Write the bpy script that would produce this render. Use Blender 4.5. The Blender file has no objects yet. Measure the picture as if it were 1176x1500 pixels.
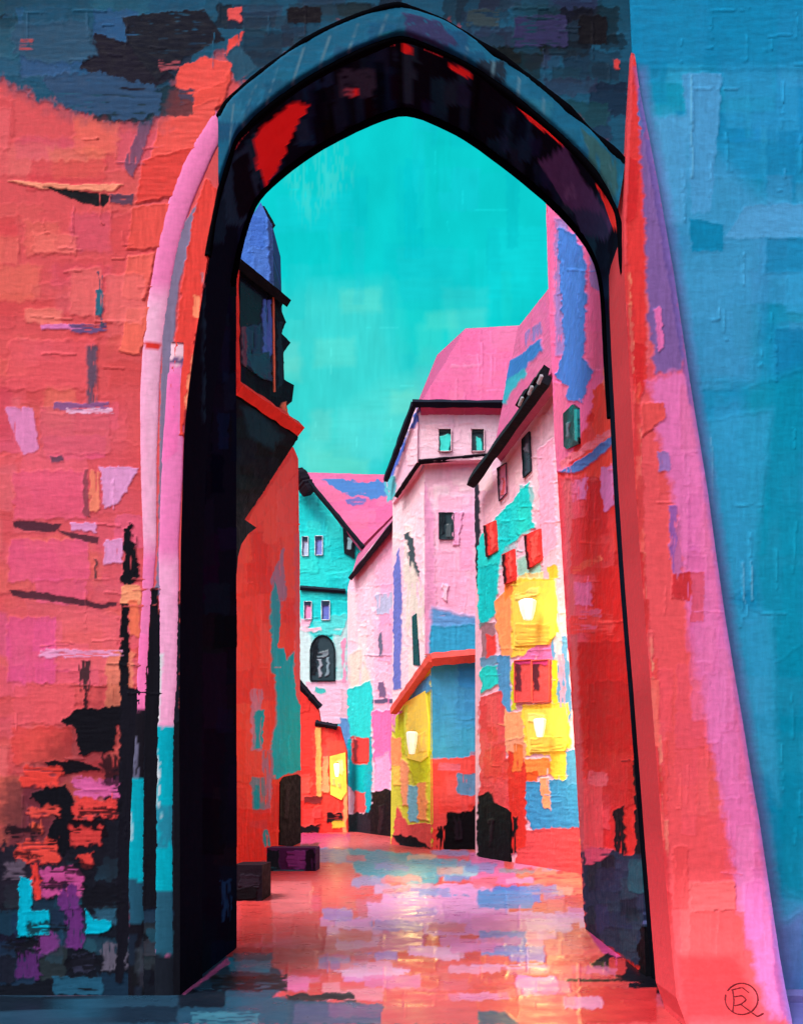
import bpy, math, random
import numpy as np

# ------------------------------------------------------------------ camera model
F, VX, VY, EYE = 1400.0, 620.0, 1175.0, 1.6          # focal length and eye level in photo pixels / metres
EXPO = 0.55
CAM = np.array([0.0, 0.0, EYE])
rng = np.random.default_rng(7)
C = bpy.context.scene.collection

def lin(c):
    c = np.asarray(c, float) / 255.0
    return np.where(c <= 0.04045, c / 12.92, ((c + 0.055) / 1.055) ** 2.4)

def project(v):
    return np.stack([VX + F * v[:, 0] / v[:, 1], VY - F * (v[:, 2] - EYE) / v[:, 1]], 1)

def ray(p):
    p = np.atleast_2d(np.asarray(p, float))
    return np.stack([(p[:, 0] - VX) / F, np.ones(len(p)), (VY - p[:, 1]) / F], 1)

def at(px, py, Y):
    return ray((px, py))[0] * Y + CAM

class Plane:
    """a wall plane; n points towards the street side"""
    def __init__(self, o, n):
        self.o = np.asarray(o, float); n = np.asarray(n, float); self.n = n / np.linalg.norm(n)
        if np.dot(self.n, CAM - self.o) < 0: self.n = -self.n
    def hit(self, p, off=0.0):
        d = ray(p)
        t = np.dot(self.o + self.n * off - CAM, self.n) / (d @ self.n)
        return d * t[:, None] + CAM

def vplane(x0, Y0, x1, Y1):
    a = np.array([(x0 - VX) / F * Y0, Y0, 0]); b = np.array([(x1 - VX) / F * Y1, Y1, 0])
    d = b - a
    return Plane(a, (-d[1], d[0], 0))

class Dome:
    def __init__(self, r): self.r = r; self.n = None
    def hit(self, p, off=0):
        d = ray(p); d = d / np.linalg.norm(d, axis=1)[:, None]
        return d * self.r + CAM

# ------------------------------------------------------------------ noise
def hsh(i, j, s):
    h = (i * 374761393 + j * 668265263 + s * 974634777) & 0x7fffffff
    h = ((h ^ (h >> 13)) * 1274126177) & 0x7fffffff
    return ((h ^ (h >> 16)) & 0xffff) / 65535.0

def vn(x, y, s=0):
    xi = np.floor(x).astype(np.int64); yi = np.floor(y).astype(np.int64)
    fx = x - xi; fy = y - yi; fx = fx * fx * (3 - 2 * fx); fy = fy * fy * (3 - 2 * fy)
    a = hsh(xi, yi, s); b = hsh(xi + 1, yi, s); c = hsh(xi, yi + 1, s); d = hsh(xi + 1, yi + 1, s)
    return (a * (1 - fx) + b * fx) * (1 - fy) + (c * (1 - fx) + d * fx) * fy

def sdist(q, poly):
    """signed distance (positive inside) and nearest boundary point"""
    poly = np.asarray(poly, float); n = len(poly)
    best = np.full(len(q), 1e18); near = np.zeros_like(q); ins = np.zeros(len(q), bool)
    for k in range(n):
        a = poly[k]; b = poly[(k + 1) % n]; e = b - a
        t = np.clip(((q - a) @ e) / max(e @ e, 1e-12), 0, 1)
        c = a + t[:, None] * e; d = ((q - c) ** 2).sum(1)
        m = d < best; best[m] = d[m]; near[m] = c[m]
        if a[1] != b[1]:
            cr = ((a[1] > q[:, 1]) != (b[1] > q[:, 1])) & (q[:, 0] < e[0] * (q[:, 1] - a[1]) / e[1] + a[0])
            ins ^= cr
    s = np.sqrt(best)
    return np.where(ins, s, -s), near

def pl(s):
    return [tuple(float(c) for c in w.split(',')) for w in s.split()]

def axis(a, b, step, lo=None, hi=None, coarse=40):
    r = np.arange(a, b + step * .5, step)
    if lo is not None: r = np.concatenate([np.arange(lo, a - 1e-6, coarse), r])
    if hi is not None: r = np.concatenate([r, np.arange(r[-1] + coarse, hi + coarse, coarse)])
    return r

# ------------------------------------------------------------------ coloured, relief-worked surfaces
class Sheet:
    def __init__(self, P, V, Q, N, fill):
        self.P, self.V, self.Q, self.N = P, V, Q, N        # photo position, point, quads, normals
        self.col = np.tile(lin(fill), (len(P), 1)); self.h = np.zeros(len(P))
        self.flat = False; self.seed = int(rng.integers(1, 10 ** 6)); self.k = 0
    def K(self, col, poly, warp=2.6, soft=1.2, a=1.0, h=0.9, dry=0.0, var=0.07, edge=0.55):
        """one stroke of the palette knife: a ragged patch of paint with a raised rim"""
        if isinstance(poly, str): poly = pl(poly)
        poly = np.asarray(poly, float); self.k += 1; s = self.seed + self.k * 17
        lo = poly.min(0) - warp - soft * 2 - 3; hi = poly.max(0) + warp + soft * 2 + 3
        idx = np.nonzero((self.P > lo).all(1) & (self.P < hi).all(1))[0]
        if not len(idx): return
        q = self.P[idx].copy(); x, y = q[:, 0].copy(), q[:, 1].copy()
        q[:, 0] += warp * ((vn(x / 11, y / 7, s) - .5) * 1.6 + (vn(x / 3.5, y / 3, s + 1) - .5) * .8)
        q[:, 1] += warp * ((vn(x / 7, y / 13, s + 2) - .5) * 1.6 + (vn(x / 3, y / 3.5, s + 3) - .5) * .8)
        sd, _ = sdist(q, poly)
        m = np.clip(.5 + sd / max(soft, .2), 0, 1)
        ext = hi - lo
        sx, sy = (26, 3.2) if ext[0] > ext[1] else (3.2, 26)
        st = vn(x / sx, y / sy, s + 5)
        if dry > 0:
            g = vn(x / (sx * .5), y / (sy * .5), s + 6) * .6 + st * .4
            m = m * np.clip((g - dry) / .12, 0, 1)
        m = m * a
        c = lin(col)[None, :] * (1 + var * 2 * (st - .5))[:, None]
        self.col[idx] = self.col[idx] * (1 - m[:, None]) + c * m[:, None]
        rim = np.exp(-(sd / 1.7) ** 2) * edge * h * (m > .02)
        self.h[idx] = self.h[idx] * (1 - m) + (h * (.75 + .5 * st)) * m + rim
    def R(self, col, x0, y0, x1, y1, **kw):
        j = lambda: rng.uniform(-1.6, 1.6)
        self.K(col, [(x0 + j(), y0 + j()), (x1 + j(), y0 + j()), (x1 + j(), y1 + j()), (x0 + j(), y1 + j())], **kw)
    def daub(self, poly, cols, n, sx, sy, a=(.25, .8), h=.7, **kw):
        if isinstance(poly, str): poly = pl(poly)
        poly = np.asarray(poly, float); lo, hi = poly.min(0), poly.max(0)
        for _ in range(n):
            for _t in range(30):
                p = rng.uniform(lo, hi)
                if sdist(p[None, :], poly)[0][0] > 0: break
            w, t = rng.uniform(*sx) / 2, rng.uniform(*sy) / 2
            c = np.array(cols[rng.integers(len(cols))]) + rng.uniform(-7, 7, 3)
            sl = rng.uniform(-.06, .06) * w
            self.K(np.clip(c, 0, 255), [(p[0] - w, p[1] - t - sl), (p[0] + w, p[1] - t + sl), (p[0] + w * rng.uniform(.85, 1.1), p[1] + t + sl), (p[0] - w * rng.uniform(.85, 1.1), p[1] + t - sl)],
                   a=rng.uniform(*a), h=h * rng.uniform(.5, 1.2), **kw)
    def ridges(self, poly, n, L=(18, 60), vert=.7, h=1.2, gain=1.22):
        """thin raised lines where the knife lifted off"""
        if isinstance(poly, str): poly = pl(poly)
        poly = np.asarray(poly, float); lo, hi = poly.min(0), poly.max(0)
        for _ in range(n):
            for _t in range(30):
                p = rng.uniform(lo, hi)
                if sdist(p[None, :], poly)[0][0] > 3: break
            l = rng.uniform(*L); d = np.array([rng.uniform(-.06, .06), 1.0]) if rng.random() < vert else np.array([1.0, rng.uniform(-.08, .08)])
            q = p + d * l; nn = np.array([d[1], -d[0]]) * rng.uniform(.5, 1.0)
            i = np.argmin(((self.P - (p + q) / 2) ** 2).sum(1)); c = self.col[i] * gain
            c = np.where(c <= .0031308, c * 12.92, 1.055 * np.clip(c, 0, 1) ** (1 / 2.4) - .055) * 255
            self.K(np.clip(c + 6, 0, 250), [p - nn, p + nn, q + nn * .4, q - nn * .4], warp=1.2, soft=1.0, h=h, a=.8, var=.03)
            if rng.random() < .3:
                e = q + np.array([rng.uniform(-14, 14), rng.uniform(-2, 2)]); self.K(np.clip(c + 4, 0, 250), [q, q + (0, 1.2), e + (0, 1), e], warp=1, soft=1, h=h, a=.7)
    def build(self, name, m, parent=None, ext=None, relief=1.0, side=None):
        V = self.V.copy(); dep = np.clip(V[:, 1], 1, 80)
        if self.N is not None:
            V += self.N * (self.h * relief * dep / F)[:, None]
        Q, col = self.Q, self.col
        if ext is not None:
            E = np.concatenate([Q[:, [0, 1]], Q[:, [1, 2]], Q[:, [2, 3]], Q[:, [3, 0]]])
            key = np.sort(E, 1); _, inv, cnt = np.unique(key, axis=0, return_inverse=True, return_counts=True)
            B = E[cnt[inv.ravel()] == 1]; n = len(V); ids = np.unique(B)
            mp = np.zeros(n, int); mp[ids] = np.arange(len(ids))
            V = np.concatenate([V, V[ids], V[ids] + np.asarray(ext, float)]); n1 = col[ids]
            if side is not None: n1 = lin(side)[None, :] * (.85 + .3 * vn(self.P[ids][:, 1] / 60, self.P[ids][:, 0] / 60, 4))[:, None]
            col = np.concatenate([col, n1, n1])
            a, b = mp[B[:, 0]] + n, mp[B[:, 1]] + n
            Q = np.concatenate([Q, np.stack([b, a, a + len(ids), b + len(ids)], 1)])
        ob = mesh(name, V, Q, col, m, parent)
        if self.flat: ob.data.polygons.foreach_set('use_smooth', np.zeros(len(ob.data.polygons), bool)); ob.data.update()
        return ob

def sheet(surf, xs, ys, fill, outline=None, hole=None, off=0.0):
    """regular net over part of a wall, ground or sky; rims are drawn onto the outline"""
    if np.isscalar(xs[0]) and len(xs) == 3: xs = np.arange(xs[0], xs[1] + xs[2] * .5, xs[2])
    if len(ys) == 3: ys = np.arange(ys[0], ys[1] + ys[2] * .5, ys[2])
    nx, ny = len(xs), len(ys)
    X, Y = np.meshgrid(xs, ys); P = np.stack([X.ravel(), Y.ravel()], 1)
    i = np.arange(nx * ny).reshape(ny, nx)
    Q = np.stack([i[1:, :-1].ravel(), i[1:, 1:].ravel(), i[:-1, 1:].ravel(), i[:-1, :-1].ravel()], 1)
    for poly, keep in ((outline, True), (hole, False)):
        if poly is None: continue
        if isinstance(poly, str): poly = pl(poly)
        sd, near = sdist(P, poly)
        if not keep: sd = -sd
        Q = Q[(sd[Q] > 0).any(1)]
        used = np.zeros(len(P), bool); used[Q] = True
        mv = used & (sd < 0); P[mv] = near[mv]
    ids = np.unique(Q); mp = np.zeros(len(P), int); mp[ids] = np.arange(len(ids))
    P = P[ids]; Q = mp[Q]
    V = surf.hit(P, off)
    N = None if surf.n is None else np.tile(surf.n, (len(P), 1))
    return Sheet(P, V, Q, N, fill)

def net(G, fill, flip=False, closed=False):
    """a sheet from an (m, n, 3) net of points"""
    G = np.asarray(G, float); m, n, _ = G.shape
    V = G.reshape(-1, 3); i = np.arange(m * n).reshape(m, n)
    if closed: i = np.concatenate([i, i[:, :1]], 1)
    Q = np.stack([i[:-1, :-1].ravel(), i[:-1, 1:].ravel(), i[1:, 1:].ravel(), i[1:, :-1].ravel()], 1)
    if flip: Q = Q[:, ::-1]
    du = np.gradient(G, axis=0); dv = np.gradient(G, axis=1)
    N = np.cross(du, dv).reshape(-1, 3); N /= np.linalg.norm(N, axis=1)[:, None] + 1e-9
    if (np.sum(N * (CAM - V), 1) < 0).mean() > .5 and not closed: N = -N
    return Sheet(project(V), V, Q, N, fill)

def patch(a, b, c, d, nu, nv, fill):
    u = np.linspace(0, 1, nu)[None, :, None]; v = np.linspace(0, 1, nv)[:, None, None]
    G = (1 - u) * (1 - v) * a + u * (1 - v) * b + u * v * c + (1 - u) * v * d
    return net(G, fill)

def curve(pts, n):
    """smooth resampling of a polyline"""
    pts = np.asarray(pts, float)
    t = np.concatenate([[0], np.cumsum(np.linalg.norm(np.diff(pts, axis=0), axis=1))])
    T = np.linspace(0, t[-1], n)
    r = np.stack([np.interp(T, t, pts[:, k]) for k in range(pts.shape[1])], 1)
    for _ in range(max(1, n // 40)):
        r[1:-1] = r[1:-1] * .5 + (r[:-2] + r[2:]) * .25
    return r

def tube(path, rad, fill, sides=14, jit=0.12, up=(0, 1, 0.001), flat=1.0):
    path = np.asarray(path, float); n = len(path)
    T = np.gradient(path, axis=0); T /= np.linalg.norm(T, axis=1)[:, None]
    A = np.cross(T, np.asarray(up, float)); A /= np.linalg.norm(A, axis=1)[:, None]
    B = np.cross(T, A)
    rad = np.broadcast_to(np.asarray(rad, float), (n,)) * (1 + jit * rng.uniform(-1, 1, n))
    th = np.linspace(0, 2 * np.pi, sides, endpoint=False)
    G = path[:, None, :] + rad[:, None, None] * (np.cos(th)[None, :, None] * A[:, None, :] + np.sin(th)[None, :, None] * B[:, None, :])
    G[:, :, 1] = path[:, None, 1] + (G[:, :, 1] - path[:, None, 1]) * flat
    s = net(G, fill, closed=True)
    s.N = ((G - path[:, None, :]) / rad[:, None, None]).reshape(-1, 3)
    # close the two ends
    m = len(s.V); s.V = np.concatenate([s.V, path[:1], path[-1:]]); s.P = project(s.V)
    s.N = np.concatenate([s.N, -T[:1], T[-1:]]); s.col = np.tile(lin(fill), (len(s.V), 1)); s.h = np.zeros(len(s.V))
    k = np.arange(0, sides, 2)
    e0 = np.stack([np.full(len(k), m), k, (k + 1) % sides, (k + 2) % sides], 1)
    o = (n - 1) * sides
    e1 = np.stack([np.full(len(k), m + 1), o + (k + 2) % sides, o + (k + 1) % sides, o + k], 1)
    s.Q = np.concatenate([s.Q, e0, e1])
    return s

def bar(a, b, rad, fill, n=14, **kw):
    a, b = np.asarray(a, float), np.asarray(b, float)
    t = np.linspace(0, 1, n)[:, None]
    p = a * (1 - t) + b * t
    kw['jit'] = kw.get('jit', .12) * .5
    s = tube(p, np.asarray(rad) * 1.12, fill, sides=4, **kw); s.flat = True
    s.col *= (1 + .25 * (vn(s.V[:, 0] * 9, s.V[:, 2] * 9, s.seed) - .5))[:, None]
    return s

def prism(pts, ext):
    """closed solid from a planar outline"""
    pts = np.asarray(pts, float); n = len(pts); V = np.concatenate([pts, pts + np.asarray(ext, float)])
    fs = [tuple(range(n)), tuple(range(2 * n - 1, n - 1, -1))] + [(k, n + k, n + (k + 1) % n, (k + 1) % n) for k in range(n)]
    return V, fs

def mesh(name, V, Q, col, m, parent=None):
    V = np.asarray(V, float)
    o0 = np.zeros(3)
    if parent is not None:
        p = parent
        while p is not None: o0 = o0 + np.array(p.location); p = p.parent
    me = bpy.data.meshes.new(name)
    if isinstance(Q, list):
        me.from_pydata([tuple(v) for v in V], [], Q)
    else:
        me.vertices.add(len(V)); me.vertices.foreach_set('co', V.astype(np.float32).ravel())
        me.loops.add(len(Q) * 4); me.loops.foreach_set('vertex_index', Q.astype(np.int32).ravel())
        me.polygons.add(len(Q)); me.polygons.foreach_set('loop_start', np.arange(0, len(Q) * 4, 4, dtype=np.int32))
        me.update(calc_edges=True); me.validate()
        me.polygons.foreach_set('use_smooth', np.ones(len(me.polygons), bool))
    at_ = me.attributes.new('paint', 'FLOAT_COLOR', 'POINT')
    col = np.asarray(col, float)
    if col.ndim == 1: col = np.tile(col, (len(V), 1))
    at_.data.foreach_set('color', np.concatenate([np.clip(col, 0, 1), np.ones((len(col), 1))], 1).astype(np.float32).ravel())
    me.materials.append(m); me.update()
    ob = bpy.data.objects.new(name, me); C.objects.link(ob)
    if parent is not None:
        ob.parent = parent; ob.location = tuple(-o0)
    return ob

def solid(name, pts, ext, col, m, parent=None):
    V, fs = prism(pts, ext)
    ob = mesh(name, V, fs, lin(col), m, parent)
    return ob

def thing(name, loc, label, cat, group=None):
    e = bpy.data.objects.new(name, None); C.objects.link(e); e.empty_display_size = .3
    e.location = tuple(float(v) for v in loc); e['label'] = label; e['category'] = cat
    if group: e['group'] = group
    return e

# ------------------------------------------------------------------ materials
def paint_mat(name, scale, rough=.5, bump=.5, spec=.35, emit=0.0, dist=.02, gain=1.0):
    m = bpy.data.materials.new(name); m.use_nodes = True; nt = m.node_tree; n = nt.nodes; L = nt.links
    b = n['Principled BSDF']; at_ = n.new('ShaderNodeAttribute'); at_.attribute_name = 'paint'
    tc = n.new('ShaderNodeTexCoord')
    mp = n.new('ShaderNodeMapping'); mp.inputs['Scale'].default_value = (scale, scale, scale * .32); L.new(tc.outputs['Object'], mp.inputs['Vector'])
    n1 = n.new('ShaderNodeTexNoise'); n1.inputs['Scale'].default_value = 1; n1.inputs['Detail'].default_value = 5; n1.inputs['Roughness'].default_value = .62; L.new(mp.outputs[0], n1.inputs['Vector'])
    mp2 = n.new('ShaderNodeMapping'); mp2.inputs['Scale'].default_value = (scale * .35, scale * .35, scale * .9); L.new(tc.outputs['Object'], mp2.inputs['Vector'])
    n2 = n.new('ShaderNodeTexNoise'); n2.inputs['Scale'].default_value = 1; n2.inputs['Detail'].default_value = 3; L.new(mp2.outputs[0], n2.inputs['Vector'])
    ad = n.new('ShaderNodeMath'); ad.operation = 'ADD'; L.new(n1.outputs['Fac'], ad.inputs[0]); L.new(n2.outputs['Fac'], ad.inputs[1])
    # pigment variation
    mr = n.new('ShaderNodeMapRange'); mr.inputs['From Min'].default_value = .6; mr.inputs['From Max'].default_value = 1.4; mr.inputs['To Min'].default_value = .86 * gain; mr.inputs['To Max'].default_value = 1.13 * gain
    L.new(ad.outputs[0], mr.inputs['Value'])
    mx = n.new('ShaderNodeVectorMath'); mx.operation = 'SCALE'; L.new(at_.outputs['Color'], mx.inputs[0]); L.new(mr.outputs[0], mx.inputs['Scale'])
    L.new(mx.outputs[0], b.inputs['Base Color'])
    rr = n.new('ShaderNodeMapRange'); rr.inputs['From Min'].default_value = .3; rr.inputs['From Max'].default_value = .7; rr.inputs['To Min'].default_value = rough - .12; rr.inputs['To Max'].default_value = rough + .12
    L.new(n2.outputs['Fac'], rr.inputs['Value']); L.new(rr.outputs[0], b.inputs['Roughness'])
    bp = n.new('ShaderNodeBump'); bp.inputs['Strength'].default_value = bump; bp.inputs['Distance'].default_value = dist
    L.new(ad.outputs[0], bp.inputs['Height']); L.new(bp.outputs[0], b.inputs['Normal'])
    b.inputs['Specular IOR Level'].default_value = spec
    if emit:
        L.new(mx.outputs[0], b.inputs['Emission Color']); b.inputs['Emission Strength'].default_value = emit
    return m

M_NEAR = paint_mat('painted_stone', 34, .7, .2, .04, dist=.012)
M_ARCH = paint_mat('arch_stone', 30, .85, .3, 0.0, dist=.012, gain=1.7)
M_MID = paint_mat('painted_plaster', 14, .68, .4, .05, dist=.03, gain=1.22)
M_FAR = paint_mat('painted_house_plaster', 7, .68, .42, .06, dist=.06)
M_RED = paint_mat('bright_red_plaster', 7, .68, .42, .06, dist=.06, gain=1.3)
M_ROOF = paint_mat('painted_roof', 7, .62, .45, .1, dist=.06, gain=.6)
M_DARK = paint_mat('black_stone', 30, .9, .25, 0.0, dist=.012, gain=.55)  # near-black stone; on the passage wall it also carries the shade
M_GLASS = paint_mat('window_glass', 6, .3, .15, .12, dist=.02)
M_PAVE = paint_mat('wet_paving', 9, .36, .1, .09, dist=.02, gain=.72)
M_GLOW = paint_mat('lamp_glow_pane', 8, .5, .3, .2, emit=.1, dist=.03)  # amber, weakly emitting panes that stand for lamp glow on the walls
M_LAMP = paint_mat('lamp_glass', 8, .4, .2, .3, emit=.3, dist=.03)

def sky_mat():
    m = bpy.data.materials.new('sky'); m.use_nodes = True; nt = m.node_tree; n = nt.nodes; L = nt.links
    n.remove(n['Principled BSDF']); e = n.new('ShaderNodeEmission'); at_ = n.new('ShaderNodeAttribute'); at_.attribute_name = 'paint'
    tc = n.new('ShaderNodeTexCoord'); mp = n.new('ShaderNodeMapping'); mp.inputs['Scale'].default_value = (.12, .12, .05); L.new(tc.outputs['Object'], mp.inputs['Vector'])
    nz = n.new('ShaderNodeTexNoise'); nz.inputs['Scale'].default_value = 1; nz.inputs['Detail'].default_value = 6; L.new(mp.outputs[0], nz.inputs['Vector'])
    mr = n.new('ShaderNodeMapRange'); mr.inputs['From Min'].default_value = .3; mr.inputs['From Max'].default_value = .7; mr.inputs['To Min'].default_value = .93; mr.inputs['To Max'].default_value = 1.07; L.new(nz.outputs['Fac'], mr.inputs['Value'])
    mu = n.new('ShaderNodeMath'); mu.operation = 'MULTIPLY'; mu.inputs[1].default_value = 2 ** -EXPO; L.new(mr.outputs[0], mu.inputs[0])
    L.new(at_.outputs['Color'], e.inputs['Color']); L.new(mu.outputs[0], e.inputs['Strength'])
    L.new(e.outputs[0], n['Material Output'].inputs['Surface']); return m
M_SKY = sky_mat()

# palette (as colours of paint)
CORAL, CORAL2, RED, DRED = (224, 82, 80), (230, 104, 94), (218, 58, 54), (192, 36, 36)
PINK, HOT, PALE, LILAC = (222, 112, 170), (228, 104, 164), (232, 188, 214), (216, 150, 200)
TEAL, NAVY, BLACK = (32, 74, 96), (22, 40, 58), (16, 17, 25)
TURQ, CYAN, BLUE, AZUR = (0, 172, 196), (36, 212, 212), (68, 126, 212), (56, 152, 210)
YEL, ORA, PUR, LAV, CREAM = (234, 204, 70), (246, 156, 100), (100, 44, 112), (124, 98, 160), (236, 212, 220)

# ------------------------------------------------------------------ sky
s = sheet(Dome(320.0), axis(370, 930, 2.5, -1400, 2600, 60), axis(140, 780, 2.5, -900, 1190, 60), (12, 206, 208))
s.daub('370,140 930,140 930,780 370,780', [(4, 202, 206), (20, 210, 212), (6, 198, 204), (40, 214, 212)], 46, (40, 130), (40, 110), (.25, .6), soft=5)
s.K((70, 218, 214), '400,430 560,420 600,560 560,700 420,700', soft=50, a=.7)
s.K((78, 220, 214), '560,560 640,540 600,650 500,700 440,690 440,640', soft=24, a=.75)
s.daub('410,440 700,440 600,690 420,690', [(92, 222, 214), (110, 224, 212), (60, 214, 212)], 26, (20, 70), (24, 70), (.25, .55), soft=9)
s.daub('430,180 780,180 790,470 420,470', [(4, 196, 204), (24, 210, 210)], 12, (8, 30), (60, 150), (.25, .5), soft=2)
s.K((70, 212, 206), '415,250 500,200 520,260 450,330', soft=20, a=.5, dry=.45)
s.ridges('420,250 560,180 640,200 780,330 780,460 640,480 570,640 440,680', 12, L=(16, 60), vert=.7, gain=1.12)
sky = s.build('sky', M_SKY); sky['kind'] = 'structure'

# ------------------------------------------------------------------ ground and paving
GP = Plane((0, 0, 0), (0, 0, 1))
g = mesh('ground', [(-400, -60, -.03), (400, -60, -.03), (400, 400, -.03), (-400, 400, -.03)], [(0, 1, 2, 3)], lin((150, 60, 66)), M_PAVE); g['kind'] = 'structure'
def shade_bank_net():  # unseen bank added behind the camera to keep sky light off the gate
    xs = np.linspace(-90, 90, 50); ys = np.linspace(-5, -60, 24)
    X, Y = np.meshgrid(xs, ys)
    Z = 24 * (1 - np.exp(-((-5 - Y) / 7.0) ** 1.3)) * (.85 + .3 * vn(X / 14, Y / 14, 5)) - .3
    return np.stack([X, Y, Z], 2)
hl = net(shade_bank_net(), (70, 62, 58)); hl.N = None
added_shade_bank = hl.build('added_shade_bank', M_FAR); added_shade_bank['kind'] = 'structure'
s = sheet(GP, axis(180, 1176, 2.4, -900, 2200, 60), np.concatenate([np.arange(1200, 1212, 3), np.arange(1212, 1502, 1.7), np.arange(1510, 2400, 40)]), (220, 78, 80))
G = '330,1300 860,1290 980,1440 900,1500 400,1500'
s.daub('300,1330 900,1310 960,1480 320,1490', [(226, 86, 84), (214, 68, 74), (230, 104, 108), (206, 62, 66), (224, 92, 120)], 70, (40, 120), (14, 34), (.35, .85))
# the far end of the street
s.R((214, 90, 88), 480, 1218, 860, 1262, a=.9, soft=4)
s.R((198, 58, 112), 430, 1222, 512, 1246)
s.K((30, 20, 40), '395,1238 470,1236 455,1250 392,1250')
s.R((96, 140, 200), 466, 1246, 516, 1264)
s.K((0, 160, 184), '508,1244 560,1246 600,1252 650,1258 640,1296 560,1290 520,1278')
s.K((20, 150, 190), '560,1262 620,1262 618,1298 566,1292', a=.8)
s.R((222, 96, 118), 640, 1246, 730, 1262); s.R(PINK, 690, 1250, 756, 1298)
s.R((120, 140, 200), 650, 1270, 690, 1290)
s.R((60, 150, 205), 655, 1298, 722, 1334); s.R((70, 120, 205), 722, 1300, 790, 1336); s.R((100, 160, 205), 620, 1262, 690, 1284, a=.8)
s.R((226, 140, 110), 756, 1272, 850, 1296, a=.8, dry=.3); s.R((220, 90, 90), 740, 1262, 850, 1278)
s.R((222, 150, 110), 770, 1290, 856, 1312, a=.5, dry=.4)
# middle bands
s.R((200, 150, 190), 548, 1296, 660, 1314); s.R((222, 148, 200), 560, 1312, 700, 1338); s.R((150, 120, 190), 575, 1300, 640, 1314, dry=.35)
s.K((224, 150, 204), '520,1318 660,1312 760,1332 830,1342 830,1356 740,1372 640,1372 590,1362 560,1350 525,1345')
s.R((214, 120, 190), 640, 1340, 780, 1370, a=.8); s.R(CORAL, 745, 1322, 800, 1336)
s.R((110, 110, 190), 490, 1348, 545, 1358); s.R((222, 140, 190), 478, 1358, 580, 1372)
s.R((206, 84, 140), 560, 1362, 620, 1396); s.R((226, 110, 120), 478, 1372, 562, 1406); s.R((222, 96, 120), 500, 1370, 560, 1396, a=.6)
s.R((216, 66, 62), 635, 1372, 708, 1408); s.R((216, 62, 60), 520, 1310, 560, 1346, a=.8); s.R((214, 60, 64), 580, 1394, 640, 1426)
s.R((110, 136, 200), 700, 1364, 765, 1400); s.R((140, 110, 190), 745, 1386, 796, 1410); s.R(PINK, 762, 1360, 796, 1386)
s.R((224, 140, 196), 552, 1394, 580, 1408); s.R((60, 140, 160), 468, 1404, 520, 1414, dry=.3); s.R((226, 150, 200), 690, 1412, 800, 1420, dry=.25)
s.R((226, 160, 200), 500, 1414, 600, 1424, dry=.35); s.R((220, 130, 190), 505, 1424, 545, 1444)
s.R((224, 120, 190), 758, 1432, 814, 1458); s.R((20, 14, 24), 830, 1434, 960, 1440, warp=1.5)
s.R((228, 108, 112), 396, 1290, 456, 1338); s.R((220, 70, 66), 350, 1320, 400, 1384); s.R((226, 84, 78), 400, 1390, 460, 1430); s.R((224, 80, 78), 470, 1300, 520, 1350)
s.R((226, 110, 160), 388, 1430, 452, 1452); s.R((226, 124, 140), 470, 1440, 560, 1466)
s.R((224, 96, 96), 820, 1376, 880, 1400, a=.7); s.K((206, 70, 130), '860,1362 905,1392 935,1412 920,1418 880,1396')
s.K((18, 16, 26), '862,1412 890,1396 940,1416 970,1434 960,1446 905,1434'); s.R((206, 60, 60), 890, 1404, 915, 1428)
s.R((18, 16, 26), 920, 1440, 966, 1458); s.R((206, 52, 56), 850, 1448, 960, 1500); s.R((214, 66, 66), 690, 1440, 760, 1490, a=.7)
for c, r in [((0, 164, 190), (560, 1266, 640, 1288)), ((226, 152, 206), (640, 1296, 720, 1312)), ((64, 140, 206), (700, 1306, 780, 1332)), ((226, 150, 204), (540, 1322, 650, 1344)), ((222, 130, 190), (690, 1342, 800, 1364)), ((108, 130, 204), (700, 1366, 770, 1398)), ((214, 62, 62), (640, 1376, 704, 1406)), ((208, 84, 144), (560, 1364, 622, 1394)), ((232, 160, 200), (480, 1358, 556, 1370)), ((226, 92, 92), (400, 1392, 462, 1428)), ((230, 112, 116), (398, 1294, 456, 1336)), ((60, 176, 180), (466, 1404, 524, 1413)), ((232, 170, 206), (500, 1416, 590, 1432)), ((230, 130, 190), (756, 1434, 816, 1456)), ((150, 190, 214), (660, 1268, 700, 1284))]:
    s.R(c, *r, h=1.0, a=.95)
# near the viewer, left: slate-blue wet flags
s.daub('500,1310 860,1310 880,1400 480,1420', [(224, 150, 206), (216, 120, 186), (232, 96, 96), (150, 130, 196), (228, 168, 206)], 34, (26, 80), (8, 20), (.5, .95), h=.8)
s.daub('500,1245 850,1255 860,1310 520,1310', [(0, 160, 186), (226, 150, 200), (90, 150, 210), (222, 96, 110), (228, 176, 150)], 26, (24, 60), (6, 14), (.5, .95), h=.8)
s.daub('400,1400 900,1420 900,1480 420,1450', [(226, 100, 108), (226, 120, 160), (214, 64, 66), (230, 150, 190)], 22, (30, 90), (10, 20), (.4, .85), h=.8)
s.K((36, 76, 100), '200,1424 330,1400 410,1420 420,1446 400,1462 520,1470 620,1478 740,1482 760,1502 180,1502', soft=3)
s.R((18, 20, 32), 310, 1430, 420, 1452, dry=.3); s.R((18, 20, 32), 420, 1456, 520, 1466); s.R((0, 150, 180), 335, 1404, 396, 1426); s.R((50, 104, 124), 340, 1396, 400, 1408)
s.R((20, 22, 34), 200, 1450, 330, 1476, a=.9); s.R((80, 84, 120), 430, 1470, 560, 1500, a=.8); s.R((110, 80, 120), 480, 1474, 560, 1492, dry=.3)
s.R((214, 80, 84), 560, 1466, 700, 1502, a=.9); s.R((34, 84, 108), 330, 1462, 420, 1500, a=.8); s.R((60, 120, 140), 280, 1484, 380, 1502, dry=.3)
s.K((214, 108, 170), '262,1456 300,1432 334,1404 337,1412 300,1438 270,1458', warp=1.2)
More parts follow.
